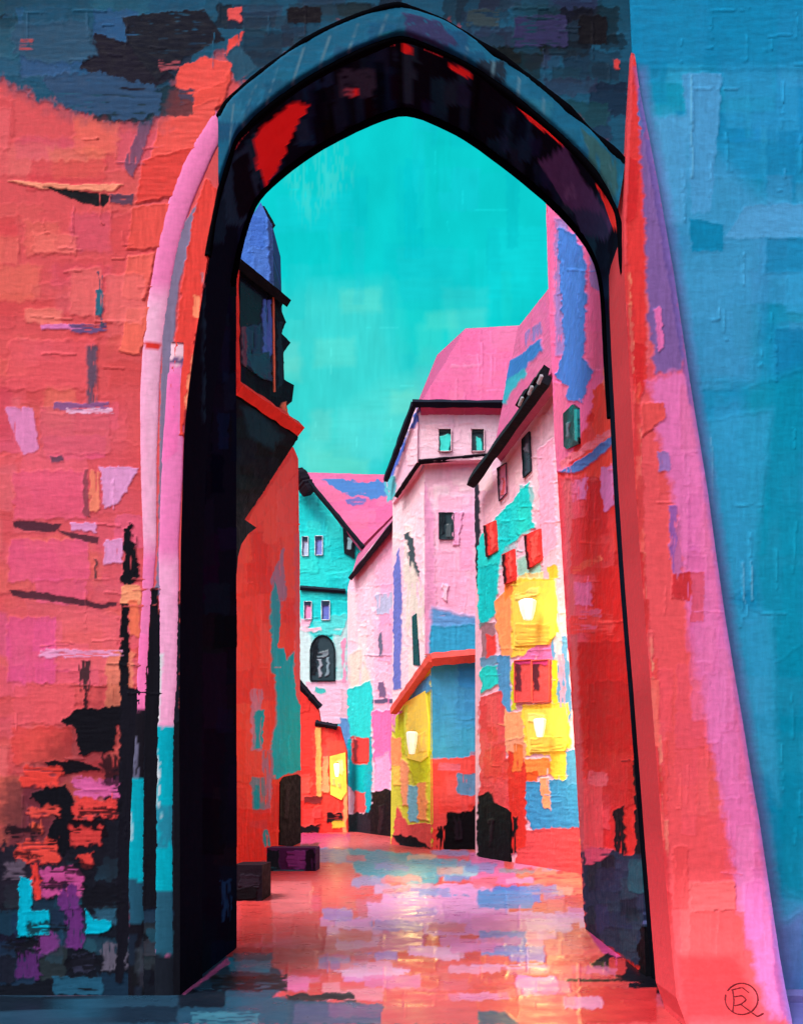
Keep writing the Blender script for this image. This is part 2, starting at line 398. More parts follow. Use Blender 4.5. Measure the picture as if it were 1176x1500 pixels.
s.R((36, 70, 92), -800, 1456, 262, 1900, soft=6); s.R((18, 20, 30), -40, 1460, 150, 1482, a=.8); s.R((34, 80, 104), 90, 1462, 170, 1490)
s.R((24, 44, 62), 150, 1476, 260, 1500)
s.K((20, 18, 28), '985,1440 1006,1458 1030,1490 1050,1502 1000,1502 984,1480')
s.R((200, 70, 90), 1050, 1490, 1130, 1502); s.R((104, 104, 176), 1125, 1450, 1200, 1510, soft=6)
s.h *= .8
s.ridges('340,1300 860,1300 970,1480 330,1480', 50, L=(14, 50), vert=.4, gain=1.25, h=.9)
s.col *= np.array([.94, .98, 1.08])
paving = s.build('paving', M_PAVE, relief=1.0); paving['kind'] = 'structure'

# ------------------------------------------------------------------ the arched gate
YG, YB = 7.9, 8.7
FRONT = Plane((0, YG, 0), (0, -1, 0))
OUT = pl('322,172 335,148 365,122 400,95 435,70 470,50 500,36 530,24 560,15 585,10 612,18 650,32 685,54 720,78 755,102 790,128 822,154 850,180 880,208 914,240')
R1 = pl('264,1462 264,1250 263,1050 265,800 270,630 278,560 286,500 296,440 305,375 312,330 322,280 345,205 375,175 405,150 440,125 470,107 500,91 530,77 560,65 585,56 605,60 640,74 670,88 700,105 730,127 760,150 790,174 820,200 846,225 870,252 890,282 903,310 910,350 913,400 916,470 921,560 927,680 935,800 943,905 951,1000 961,1130 970,1250 980,1370 988,1462')
R1s = curve(R1, 420)
gate = thing('arched_gate', (0, YG, 0), 'coral stone town gate with a near-black pointed arch framing the street', 'gate')

s = sheet(FRONT, np.concatenate([np.arange(-420, -6, 4.0), axis(-6, 932, 1.8)]), axis(-8, 1462, 1.8, -130, None, 24), (208, 80, 84), hole=list(map(tuple, R1s)) + [(988, 1500), (264, 1500)])
LW = '-20,170 225,190 215,520 205,900 200,1210 -20,1230'
s.daub(LW, [(212, 84, 88), (200, 70, 78), (222, 104, 110), (208, 84, 104), (222, 108, 92), (202, 64, 66)], 110, (30, 120), (18, 60), (.2, .6), soft=7, warp=5)
s.daub('-20,600 200,600 200,1000 -20,1000', [(222, 84, 124), (226, 96, 130), (224, 100, 110)], 16, (40, 110), (24, 60), (.3, .7))
s.daub('-420,180 -10,180 -10,1230 -420,1230', [(212, 84, 88), (200, 70, 78), (222, 104, 110), (208, 84, 134), (222, 108, 92)], 90, (40, 130), (30, 80), (.3, .8), soft=6)
for y in (270, 470, 590, 770, 880, 1040):
    s.R((70, 40, 50), -400, y, -20, y + 5, dry=.3)
# rising course of the arch stones
for (a, b, c) in [((250, 150), (345, 118), (222, 76, 66)), ((232, 200), (320, 178), (226, 84, 76)), ((210, 262), (290, 250), (216, 66, 60)), ((196, 330), (255, 330), (222, 80, 72)), ((188, 400), (228, 405), (226, 96, 86)), ((186, 480), (222, 485), (230, 104, 88))]:
    s.K(c, [(a[0], a[1] - 26), (b[0], b[1] - 34), (b[0] - 16, b[1] + 34), (a[0] - 10, a[1] + 36)], h=1.3)
s.K((120, 74, 100), '206,180 226,172 212,215 196,262 182,246 192,215', dry=.2)
# dark teal upper wall
s.K((70, 70, 92), '0,120 60,150 120,172 205,190 240,180 250,140 290,100 330,90 340,60 0,60', warp=10, soft=30, a=.6, h=.2)
s.K((22, 76, 102), '-460,-140 960,-140 960,262 900,226 850,182 790,130 720,80 650,34 585,12 530,26 470,52 400,97 352,126 350,84 330,74 290,88 250,126 240,166 205,180 120,166 60,146 0,112 -460,60', warp=11, soft=11)
s.daub('0,0 360,0 300,70 230,160 120,160 0,100', [(28, 84, 112), (18, 40, 58), (38, 86, 120), (18, 22, 36), (20, 72, 96)], 46, (40, 110), (24, 60), (.4, .9), warp=5)
s.daub('640,0 915,0 905,210 800,130 690,60', [(14, 32, 46), (22, 54, 72), (34, 40, 70), (12, 16, 26), (20, 58, 76), (10, 14, 22)], 46, (24, 80), (20, 60), (.4, .9), warp=5)
s.daub('360,0 600,0 560,15 470,48 380,96', [(20, 26, 40), (30, 58, 76), (24, 44, 60)], 22, (30, 80), (12, 30), (.4, .9))
s.K((22, 20, 36), '140,50 190,64 256,112 205,142 118,100'); s.K((18, 22, 36), '180,24 300,14 330,60 270,84 230,120 190,70', dry=.15)
s.K((38, 76, 102), '20,36 130,30 144,84 80,96 20,80', warp=6, soft=4); s.K((40, 72, 104), '62,110 150,108 236,130 236,170 180,176 90,156', warp=6, dry=.2)
s.R((16, 14, 24), 420, 12, 470, 34); s.R((14, 14, 22), 846, 22, 890, 66); s.R((44, 44, 80), 752, 22, 830, 68, dry=.25); s.R((46, 62, 68), 684, 14, 732, 40, dry=.35)
s.K((34, 76, 98), '330,82 352,66 376,100 346,122'); s.R(CORAL, 335, 12, 355, 30); s.K((222, 70, 64), '336,60 358,46 352,64 330,84', dry=.1); s.R((190, 60, 60), 898, 88, 908, 104, dry=.2)
s.R((150, 70, 80), 235, 88, 262, 104, dry=.4); s.R((160, 70, 76), 28, 58, 50, 76, dry=.5); s.K((228, 80, 72), '262,100 300,84 340,92 330,120 280,140 258,128')
s.R((70, 60, 80), 262, 132, 284, 152, dry=.35)
s.daub('-420,1240 0,1240 0,1455 -420,1455', [(28, 56, 74), (14, 14, 22), (34, 70, 92), (0, 150, 176), (120, 60, 120), (214, 66, 60)], 50, (30, 80), (16, 50), (.3, .9))
# joints and single stones of the left wall
s.K((238, 146, 116), '10,265 100,271 182,270 165,281 60,277', h=1.2, warp=1.5)  # pale line along the joint is a painted highlight
s.K(BLACK, '62,274 108,279 166,287 152,304 118,298 90,284', warp=2, h=.2); s.R((90, 60, 80), 160, 286, 196, 299, dry=.2)
for c, r in [((230, 112, 102), (50, 345, 112, 372)), ((228, 108, 104), (104, 394, 150, 462)), ((226, 108, 106), (154, 402, 212, 474)), ((234, 128, 112), (36, 455, 92, 474)), ((222, 86, 96), (14, 500, 140, 572)),
             ((206, 88, 98), (60, 606, 160, 666)), ((226, 86, 122), (20, 690, 126, 760)), ((224, 82, 132), (14, 790, 132, 852)), ((218, 80, 140), (14, 905, 82, 1000)), ((228, 102, 110), (82, 898, 172, 982)),
             ((232, 142, 106), (156, 956, 196, 1060)), ((226, 90, 100), (20, 1004, 110, 1060)), ((222, 70, 64), (18, 1066, 108, 1118))]:
    s.R(c, *r, a=.62, h=.9, soft=3.5, warp=4)
s.R((216, 120, 180), 60, 476, 120, 483, warp=1.5); s.R((100, 74, 118), 104, 474, 156, 488, dry=.25); s.R((60, 70, 92), 144, 398, 151, 478, dry=.25); s.R((40, 100, 120), 143, 424, 152, 462, dry=.2)
s.R((96, 72, 92), 128, 505, 145, 592, dry=.25, soft=4); s.R((128, 84, 134), 80, 590, 160, 602, dry=.2); s.R((226, 180, 210), 96, 600, 166, 606, dry=.3)
s.K((214, 132, 182), '8,597 50,598 58,660 36,666 22,640', dry=.15); s.K((216, 152, 202), '147,684 202,685 186,720 168,742 152,746')
s.R((80, 60, 80), 75, 668, 92, 676); s.R((130, 60, 70), 124, 690, 131, 756, dry=.2); s.R((232, 130, 96), 132, 690, 146, 750, dry=.2)
s.K(BLACK, '20,763 60,764 92,768 80,779 40,778 22,772', warp=2, h=.2); s.K((40, 22, 28), '80,775 146,787 144,798 108,789', warp=1.5, h=.2); s.R(LILAC, 104, 766, 142, 779)
s.R(LILAC, 153, 790, 180, 826, dry=.1); s.K((30, 20, 26), '14,864 60,867 150,884 172,882 172,888 150,892 60,879 20,874', warp=1.5, h=.2)
s.K((214, 110, 140), '10,590 190,590 200,900 10,900', soft=40, a=.12, h=.1)
s.K(BLACK, '184,774 193,766 196,800 207,846 197,858 178,852 183,810', warp=4, dry=.1); s.R((236, 152, 112), 178, 858, 206, 886, dry=.1); s.R(BLACK, 177, 884, 191, 1012); s.R((228, 112, 84), 191, 878, 204, 932)
s.R((96, 60, 66), 138, 820, 143, 850); s.R((70, 44, 50), 118, 968, 134, 1010, dry=.3); s.R((60, 30, 36), 124, 1000, 129, 1040)
s.R((224, 150, 190), 60, 952, 180, 962, dry=.4)
# dark foot of the wall
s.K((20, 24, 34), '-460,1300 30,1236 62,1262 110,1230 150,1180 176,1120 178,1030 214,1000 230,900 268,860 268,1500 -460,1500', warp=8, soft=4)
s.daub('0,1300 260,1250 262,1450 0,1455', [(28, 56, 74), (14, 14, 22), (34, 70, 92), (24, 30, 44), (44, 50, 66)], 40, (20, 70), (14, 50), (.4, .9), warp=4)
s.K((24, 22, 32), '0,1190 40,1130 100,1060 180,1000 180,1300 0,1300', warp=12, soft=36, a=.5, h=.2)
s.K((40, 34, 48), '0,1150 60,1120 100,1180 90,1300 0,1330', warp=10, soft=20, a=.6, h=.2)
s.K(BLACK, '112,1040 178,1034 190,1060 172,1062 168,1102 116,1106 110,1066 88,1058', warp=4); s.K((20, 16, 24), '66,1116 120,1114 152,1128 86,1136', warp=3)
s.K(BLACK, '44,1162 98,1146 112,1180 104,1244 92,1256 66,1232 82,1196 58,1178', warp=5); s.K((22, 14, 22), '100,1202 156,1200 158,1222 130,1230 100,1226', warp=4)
for c, r in [((224, 66, 58), (32, 1122, 90, 1152)), ((226, 78, 68), (40, 1182, 86, 1196)), ((226, 68, 64), (108, 1170, 172, 1200)), ((226, 72, 62), (24, 1230, 86, 1264)), ((214, 64, 58), (118, 1246, 136, 1270)),
             ((222, 84, 62), (44, 1204, 60, 1220)), ((188, 74, 136), (60, 1270, 122, 1312)), ((206, 92, 152), (110, 1140, 176, 1168)), ((92, 78, 94), (8, 1262, 40, 1290)), (PUR, (86, 1294, 116, 1332)), (PUR, (98, 1330, 122, 1388)),
             ((112, 52, 118), (54, 1364, 86, 1396)), ((40, 82, 104), (140, 1330, 172, 1354)), ((96, 90, 106), (150, 1382, 186, 1420)), ((84, 40, 100), (26, 1394, 60, 1432)), ((226, 60, 54), (46, 1262, 58, 1318)), ((206, 62, 60), (104, 1212, 150, 1236))]:
    s.R(c, *r, warp=6, soft=3.5, h=1.0, dry=.22, a=.95)
s.R((0, 170, 196), 28, 1286, 48, 1372, h=1.6); s.K((0, 170, 196), '36,1336 74,1334 74,1368 40,1373', h=1.5); s.K((0, 170, 196), '124,1330 138,1346 166,1348 160,1364 128,1369', h=1.5)
s.R((34, 84, 110), 80, 1432, 150, 1458, dry=.2); s.R((26, 30, 44), 0, 1400, 24, 1440)
# hollow between the shafts, red inner order
s.K((108, 116, 146), '300,280 268,330 250,400 240,470 236,560 234,680 232,800 228,872 236,872 244,700 250,560 262,420 290,320', warp=1.5, a=.9)
s.K(BLACK, '222,862 232,860 234,1000 232,1330 210,1330 214,1000', warp=1.5); s.K(BLACK, '256,1060 272,1050 272,1470 254,1470', warp=1); s.K((20, 20, 30), '178,1004 206,1010 196,1330 180,1440 170,1440 176,1100')
s.K((222, 66, 58), '303,262 322,282 316,340 305,385 297,440 287,500 275,575 268,640 256,640 252,560 258,500 266,430 276,360 288,300', warp=2.5, h=1.6)
s.K((246, 138, 100), '286,430 295,436 292,466 283,462'); s.K((246, 146, 110), '282,520 288,505 276,590 270,600'); s.R((190, 110, 120), 296, 400, 304, 440, dry=.3)
s.ridges('10,200 220,200 200,1200 10,1200', 46, vert=.4, gain=1.15); s.ridges('0,0 900,0 900,120 600,5 300,70 0,110', 24, vert=.4, gain=1.4)
s.col *= np.array([.96, 1.04, 1.14])
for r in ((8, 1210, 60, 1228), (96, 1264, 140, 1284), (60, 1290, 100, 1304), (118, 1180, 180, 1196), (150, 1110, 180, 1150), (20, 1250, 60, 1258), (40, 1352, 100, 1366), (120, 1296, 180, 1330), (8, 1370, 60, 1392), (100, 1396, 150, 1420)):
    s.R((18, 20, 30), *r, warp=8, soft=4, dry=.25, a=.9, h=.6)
s.build('wall', M_NEAR, gate, ext=(0, .05, 0))
# plain far side of the gate and its coping
s = sheet(Plane((0, YB, 0), (0, -1, 0)), axis(-300, 1000, 12), axis(-60, 1440, 12), (60, 34, 40), hole=[tuple(p) for p in project(FRONT.hit(R1s) + np.array([0, YB - YG, 0]))] + [(960, 1480), (280, 1480)])
s.build('rear_wall', M_DARK, gate)
z1 = EYE + (VY + 130) / F * YG
solid('coping', [(-6, YG - .3, z1), (2.2, YG - .3, z1), (2.2, YB + .1, z1), (-6, YB + .1, z1)], (0, 0, .3), (34, 52, 66), M_DARK, gate)

# soffit and jambs of the arch
front3 = FRONT.hit(R1s); dep = np.linspace(0, YB - YG, 30)
Gn = front3[:, None, :] + np.array([0, 1, 0])[None, None, :] * dep[None, :, None]
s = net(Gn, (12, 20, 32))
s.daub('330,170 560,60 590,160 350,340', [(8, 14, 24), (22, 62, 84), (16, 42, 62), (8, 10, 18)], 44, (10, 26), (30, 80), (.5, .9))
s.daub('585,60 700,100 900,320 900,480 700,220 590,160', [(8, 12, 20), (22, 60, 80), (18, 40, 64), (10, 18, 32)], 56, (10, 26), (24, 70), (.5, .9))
s.K((214, 52, 48), '371,205 386,182 432,148 452,154 438,176 424,204 408,240 388,278 378,244', h=1.6)
s.K((28, 58, 74), '340,228 366,205 372,240 384,290 352,330 322,330 326,270', h=1.2); s.K((15, 18, 27), '338,238 362,222 376,300 348,322')
s.K((20, 44, 58), '304,300 330,290 330,352 306,360'); s.R((42, 62, 76), 500, 100, 546, 140, dry=.25); s.R((206, 60, 56), 516, 128, 526, 140); s.R((140, 100, 110), 502, 128, 516, 142, dry=.3)
s.R((30, 64, 78), 588, 80, 606, 152, dry=.1); s.K((66, 62, 104), '788,238 828,214 852,258 900,330 884,352 832,302'); s.K((42, 58, 90), '840,306 884,312 892,350 850,344'); s.R((80, 76, 120), 826, 270, 842, 290, dry=.3)
for p in ('587,62 604,66 602,77 588,76', '655,90 690,104 686,113 660,102', '756,150 800,168 834,200 826,212 790,188 762,162', '880,284 892,288 908,330 900,336', '870,262 884,276 880,284'):
    s.K((220, 62, 56), p, h=1.4, warp=1.5)
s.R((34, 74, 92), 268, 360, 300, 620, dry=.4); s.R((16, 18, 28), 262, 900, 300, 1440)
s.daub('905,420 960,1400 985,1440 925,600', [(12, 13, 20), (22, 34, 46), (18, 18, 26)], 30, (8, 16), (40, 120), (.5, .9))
s.K((13, 18, 29), '258,430 300,430 302,1470 258,1470', soft=14, warp=3, h=.2); s.K((6, 7, 12), '905,520 925,520 990,1470 940,1470', soft=6, warp=2, h=.2, a=.8)  # jambs darkened, their shade put into the stone colour
s.K((206, 50, 50), '908,610 926,600 956,960 940,1010 924,900', warp=4, soft=3, dry=.12); s.K((222, 90, 84), '914,700 926,700 940,860 930,880', dry=.35); s.K((8, 9, 15), '905,560 922,560 926,640 914,640', warp=4, dry=.2)
for p in ('585,58 592,58 592,160 585,160', '700,112 704,110 690,214 686,214', '470,112 474,112 492,196 488,196'):
    s.K((6, 7, 12), p, warp=1, a=.9, h=.2)
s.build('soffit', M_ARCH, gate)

# archivolt ring standing proud of the wall
ringP = curve(OUT, 150); ringQ = curve([p for p in R1 if 198 < 0 or (p[1] < 345 and p[0] > 318)], 150)
nj = 16
t = np.linspace(0, 1, nj)[None, :, None]
RP = ringP[:, None, :] * (1 - t) + ringQ[:, None, :] * t
prof = .012 + .045 * np.clip(np.sin(np.linspace(0, np.pi, nj)) * 4, 0, 1)
Gn = FRONT.hit(RP.reshape(-1, 2)).reshape(150, nj, 3); Gn[:, :, 1] -= prof[None, :]
s = net(Gn, (18, 92, 128))
s.daub('322,172 585,12 914,240 905,310 585,56 345,205', [(20, 84, 118), (24, 100, 134), (18, 74, 106), (22, 94, 128), (30, 106, 138)], 60, (20, 56), (16, 44), (.4, .85))
s.K((46, 50, 92), '590,18 640,30 672,66 640,70 596,56', dry=.2); s.K((40, 84, 92), '850,186 904,236 902,300 868,250', dry=.2); s.R((22, 40, 58), 700, 90, 740, 122, dry=.2)
for k in range(8, 146, 9):
    p, q = ringP[k], ringQ[k]; d = (q - p) / np.linalg.norm(q - p); nrm = np.array([-d[1], d[0]]) * .8
    s.K((84, 124, 144), [p + d * 9 + nrm, q - d * 9 + nrm, q - d * 9 - nrm, p + d * 9 - nrm], warp=1, soft=1, a=.75, h=.2)
s.build('archivolt', M_NEAR, gate, ext=None)
for nm, pts, Y, r, cc in (('hood_mould', OUT, YG - .03, .03, (13, 15, 22)), ('arch_roll', [p for p in R1 if p[1] < 420 and p[0] > 300], YG - .01, .026, (13, 14, 21))):
    path = curve(pts, 150); P3 = ray(path) * Y + CAM
    tube(P3, r * (.75 + .7 * vn(np.arange(150) / 9.0, np.zeros(150), 3)), cc, sides=10, jit=.04).build(nm, M_DARK, gate)
pp = np.nonzero((R1s[:, 1] < 345) | ((R1s[:, 0] > 600) & (R1s[:, 1] < 560)))[0]; path3 = front3[pp] + np.array([0, YB - YG, 0])
path3 = path3[::2]; tube(path3, .034 * (.7 + .7 * vn(np.arange(len(path3)) / 8.0, np.zeros(len(path3)), 4)), (11, 13, 20), sides=10, jit=.04).build('arch_roll', M_DARK, gate)
# two shafts on the left of the opening
pa = curve(pl('328,170 300,214 281,254 263,300 249,350 239,400 231,450 224,510 220,565 218,680 220,800 216,880 212,950 208,1040 203,1140 200,1290 200,1462'), 260)
ra = np.interp(pa[:, 1], [165, 250, 400, 600, 800, 900, 1000, 1300, 1470], [15, 18, 15, 13, 9, 8, 8, 11, 12]) * YG / F
s = tube(ray(pa) * (YG + .0) + CAM, ra, (222, 124, 184), sides=20, jit=.012, flat=.16)
s.daub('330,165 215,600 200,800 235,800', [(222, 116, 180), (228, 140, 196), (216, 110, 176)], 16, (10, 22), (40, 100), (.4, .8))
s.K((226, 174, 212), '200,430 250,430 240,800 200,800', soft=40); s.K((232, 120, 186), '205,930 225,930 220,1040 200,1040'); s.K((206, 50, 46), '212,502 234,500 236,510 216,512', warp=2)
s.K((20, 20, 30), '190,1040 230,1040 225,1500 185,1500', soft=6); s.K((96, 100, 130), '190,1080 202,1080 204,1180 190,1180', dry=.2); s.K((0, 160, 186), '184,1145 214,1138 214,1290 184,1290', h=1.5); s.K((140, 190, 210), '184,1140 192,1140 196,1230 186,1230', dry=.3)
s.K((32, 80, 106), '188,1290 214,1290 212,1352 192,1352'); s.daub('185,1350 215,1350 215,1460 185,1460', [(18, 20, 28), (30, 54, 72), (60, 70, 80)], 8, (8, 16), (20, 50))
s.build('shaft', M_NEAR, gate)
pb = curve(pl('262,502 258,560 256,620 252,700 247,800 248,900 247,1000 243,1070 241,1200 241,1400 241,1462'), 200)
rb = np.interp(pb[:, 1], [500, 600, 700, 900, 1050, 1300, 1470], [11, 13.5, 16, 14, 12, 12, 14]) * YG / F
s = tube(ray(pb) * (YG + .0) + CAM, rb, (222, 126, 190), sides=20, jit=.012, flat=.16)
s.K((230, 196, 220), '240,500 285,500 285,540 240,530'); s.R((110, 84, 130), 250, 524, 272, 534); s.K((228, 116, 186), '240,545 262,545 260,660 236,680', h=1.4); s.K((226, 164, 210), '225,820 265,820 268,1070 225,1070', soft=30)
s.K((200, 212, 224), '225,960 240,960 236,1060 225,1060', dry=.2); s.K((0, 164, 190), '225,1066 258,1062 258,1306 225,1308', h=1.5); s.K((180, 200, 215), '226,1100 234,1100 236,1200 226,1200', dry=.35)
s.K((34, 86, 112), '224,1306 260,1306 264,1400 228,1400'); s.K((24, 30, 42), '222,1398 266,1398 266,1480 222,1480', soft=6); s.K((30, 130, 160), '226,1180 256,1178 256,1240 226,1244', dry=.25)
s.build('shaft', M_NEAR, gate)
# side wall of the passage behind the arch, dark stone with its shade in the colour
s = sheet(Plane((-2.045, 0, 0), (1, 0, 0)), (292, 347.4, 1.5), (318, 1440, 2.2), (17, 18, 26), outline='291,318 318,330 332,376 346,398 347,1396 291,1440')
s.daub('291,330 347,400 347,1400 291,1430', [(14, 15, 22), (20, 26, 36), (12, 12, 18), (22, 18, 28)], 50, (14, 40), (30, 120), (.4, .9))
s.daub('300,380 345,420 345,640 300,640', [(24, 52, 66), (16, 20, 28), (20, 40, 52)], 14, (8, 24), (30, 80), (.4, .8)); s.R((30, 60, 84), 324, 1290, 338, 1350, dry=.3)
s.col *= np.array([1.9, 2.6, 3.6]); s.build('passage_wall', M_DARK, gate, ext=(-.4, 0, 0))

# ------------------------------------------------------------------ battered buttress and blue wall on the right
class Batter:
    """front of the buttress: flush at the top, running out towards its foot"""
    n = np.array([0, -1.0, .06])
    def dist(self, z): return YG - .06 - .26 * np.clip(1 - z / 7.8, 0, 1) - .8 * np.clip(1 - z / 1.1, 0, 1) ** 2
    def hit(self, p, off=0):
        d = ray(p); Y = np.full(len(d), 7.6)
        for _ in range(40):
            z = EYE + d[:, 2] * Y; Y = .5 * Y + .5 * self.dist(z)
        return d * Y[:, None] + CAM
but = thing('battered_buttress', (2.3, 7.4, 0), 'tall coral and pink buttress tapering to a point beside the arch', 'buttress')
BO = '924,78 929,80 936,130 946,180 962,262 974,330 986,400 998,480 1010,560 1023,640 1036,720 1048,810 1061,900 1073,975 1086,1050 1098,1125 1111,1200 1126,1300 1141,1400 1150,1450 1159,1494 1164,1530 1010,1530 1002,1494 990,1462 982,1380 971,1250 962,1130 952,1000 944,905 936,800 928,680 922,560 917,470 914,400 913,340 914,300 918,180'
s = sheet(Batter(), (908, 1168, 1.8), (70, 1532, 1.8), (228, 86, 90), outline=BO)
s.daub(BO, [(230, 92, 94), (222, 78, 84), (232, 100, 100), (226, 88, 104)], 46, (20, 70), (40, 140), (.25, .7), h=.5)
s.K((222, 56, 54), '916,80 932,90 944,200 944,420 946,560 930,600 912,560 912,300', soft=3); s.K((206, 40, 42), '914,230 934,235 932,320 914,330'); s.K((208, 42, 44), '924,500 944,505 940,570 924,560')
s.K((124, 92, 150), '936,190 952,205 976,320 990,410 1000,500 1000,545 960,548 948,470 944,330', soft=5, warp=4); s.K((96, 110, 170), '934,120 948,180 940,200 934,170', dry=.1)
s.K((222, 108, 166), '958,452 966,448 972,510 962,516', h=1.3)
s.K((222, 114, 170), '950,556 1006,540 1024,640 1048,800 1072,980 1100,1130 1132,1330 1160,1490 1130,1490 1106,1420 1075,1280 1048,1130 1024,1000 1004,870 990,780 980,700 962,640', soft=12, warp=6)
s.daub('985,560 1010,560 1060,900 1110,1200 1150,1450 1110,1400 1060,1150 1010,900', [(226, 124, 178), (214, 102, 160), (222, 112, 160)], 30, (14, 34), (50, 140), (.3, .7), soft=3)
s.K((150, 110, 170), '962,660 980,662 980,690 964,690', dry=.1); s.K((190, 100, 150), '978,800 994,760 998,840 988,850', dry=.3); s.K((222, 80, 78), '938,590 972,590 974,612 940,640', h=1.2)
s.K((200, 52, 58), '985,842 1010,838 1014,880 984,876', dry=.25); s.R((214, 74, 80), 1010, 838, 1030, 910, a=.7); s.K((150, 90, 160), '978,740 990,742 988,840 982,838', dry=.3)
s.R((230, 102, 102), 1010, 1292, 1076, 1334, h=1.4); s.R((222, 76, 78), 985, 1240, 1006, 1330, a=.7); s.R((226, 84, 84), 1010, 1334, 1090, 1440, a=.7); s.K((216, 60, 64), '990,1400 1080,1400 1110,1492 1000,1492', soft=14, a=.8)
s.K((180, 90, 150), '1128,1330 1150,1430 1160,1494 1146,1494 1132,1420', soft=5); s.K((96, 80, 150), '934,92 942,150 960,250 984,390 1010,552 1016,600 1008,590 980,420 950,250 936,160', soft=3, a=.6)
s.daub('912,330 922,560 950,1000 975,1300 990,1300 960,1000 935,600', [(232, 150, 120), (222, 76, 72), (236, 130, 110)], 18, (5, 9), (40, 120), (.4, .8))
s.ridges(BO, 26, vert=.8, gain=1.12, h=.8)
lb = pl(BO)[-17:]; s.K((222, 70, 74), [(x - 5, y) for x, y in pl('924,78 914,300 913,340 914,400 917,470 922,560 928,680 936,800 944,905 952,1000 962,1130 971,1250 982,1380 990,1462 1002,1494 1010,1540')] + [(x + 4, y) for x, y in pl('1010,1540 1002,1494 990,1462 982,1380 971,1250 962,1130 952,1000 944,905 936,800 928,680 922,560 917,470 914,400 913,340 914,300 924,78')], warp=1.5, var=.08)
s.daub('913,400 918,400 960,1000 990,1440 978,1440 940,1000', [(206, 60, 62), (232, 104, 96), (226, 90, 96), (190, 44, 50)], 26, (6, 12), (40, 130), (.4, .9))
rb_ = pl('932,100 946,180 962,262 986,400 1010,560 1036,720 1061,900 1086,1050 1111,1200 1141,1400 1164,1540')
s.K((126, 104, 176), [(x - 4, y) for x, y in rb_] + [(x + 9, y) for x, y in rb_[::-1]], soft=9, warp=1.5, a=.75, h=.1)
s.col *= np.array([.82, .92, 1.06])
s.build('buttress_face', M_NEAR, but, ext=(0, .62, 0), side=(198, 66, 76))
# painted monogram low on the buttress: a ring and two letters
ink = (112, 36, 46); B = Batter()
def brush(pts, w):
    p = curve(pts, max(12, len(pts) * 5)); q = B.hit(p); q[:, 1] -= .006
    return tube(q, w * .72 * 7.2 / F, ink, sides=6, jit=.3)
ring = [(1085 + 24 * math.cos(a), 1463 + 23 * math.sin(a)) for a in np.linspace(-2.6, 3.4, 26)]
parts = [brush(ring, 1.5), brush([(1072, 1450), (1074, 1465), (1072, 1482)], 1.5), brush([(1074, 1460), (1086, 1458), (1092, 1464), (1084, 1471), (1074, 1473)], 1.4),
         brush([(1084, 1471), (1096, 1480), (1108, 1489), (1117, 1484)], 1.4), brush([(1070, 1450), (1086, 1446), (1096, 1454)], 1.2)]
V = []; Q = []; n0 = 0
for t_ in parts: V.append(t_.V); Q.append(t_.Q + n0); n0 += len(t_.V)
mesh('monogram', np.concatenate(V), np.concatenate(Q), lin(ink), M_NEAR, but)

bw = sheet(Plane((0, YG - .03, 0), (0, -1, 0)), axis(913, 1180, 2.4, None, 2300, 60), axis(-6, 1460, 2.4, -130, None, 24), (26, 138, 190), outline='913,-140 922,0 926,90 934,300 960,1000 985,1460 2400,1460 2400,-140')
bw.daub('918,0 1178,0 1178,1450 1140,1450 1000,400', [(6, 128, 178), (44, 152, 204), (58, 150, 206), (14, 142, 184), (30, 140, 196)], 120, (30, 110), (40, 150), (.3, .75), soft=4)
bw.R((4, 126, 178), 920, -20, 1180, 100, soft=20, a=.8); bw.K((66, 150, 206), '998,108 1056,108 1050,200 1040,312 1012,312 1006,200', soft=2); bw.K((70, 156, 210), '960,172 1010,170 1000,330 960,330', soft=8)
bw.K((64, 150, 206), '975,170 1130,300 1100,560 1010,560 985,400', soft=30, a=.6); bw.K((6, 128, 178), '1010,320 1058,330 1058,368 1012,368', soft=2); bw.K((74, 156, 212), '1090,302 1178,300 1178,350 1060,350', soft=2, a=.8); bw.R((8, 126, 178), 1120, 350, 1178, 400, a=.7, soft=6)
bw.K((0, 140, 176), '1090,570 1180,540 1180,1000 1120,960 1090,760', soft=24, a=.8); bw.K((46, 156, 208), '1020,620 1130,600 1100,860 1060,880', soft=16, a=.7); bw.K((0, 134, 172), '1120,980 1180,940 1180,1320 1140,1300', soft=22, a=.85); bw.K((44, 156, 206), '1060,880 1130,900 1140,1180 1100,1100', soft=14, a=.7)
bw.K((84, 116, 186), '1132,1360 1180,1330 1180,1470 1150,1470', soft=20, a=.85)
for x, y0, y1 in ((1098, 822, 880), (1086, 824, 884), (1040, 640, 740), (1010, 110, 260), (1032, 700, 738)):
    bw.K((96, 176, 218), [(x, y0), (x + 2, y0), (x + 4, y1), (x + 2, y1)], warp=1, h=1.6, a=.7)
bw.ridges('950,0 1176,0 1176,1400 1130,1200 1000,400', 34, L=(14, 80), vert=.75, gain=1.3, h=1.4)
bw.K((92, 112, 182), [(x - 6, y) for x, y in rb_] + [(x + 12, y) for x, y in rb_[::-1]], soft=14, warp=2, a=.7, h=.1)
blue = bw.build('blue_wall', M_NEAR, None, ext=(0, .02, 0))
blue['label'] = 'smooth bright blue plastered wall to the right of the coral buttress'; blue['category'] = 'wall'
solid_ = solid('plinth', [(2.55, YG - .04, 0), (9.0, YG - .04, 0), (9.0, YG - .3, 0), (2.72, YG - .3, 0)], (0, 0, .06), (104, 104, 172), M_NEAR)
solid_.parent = blue

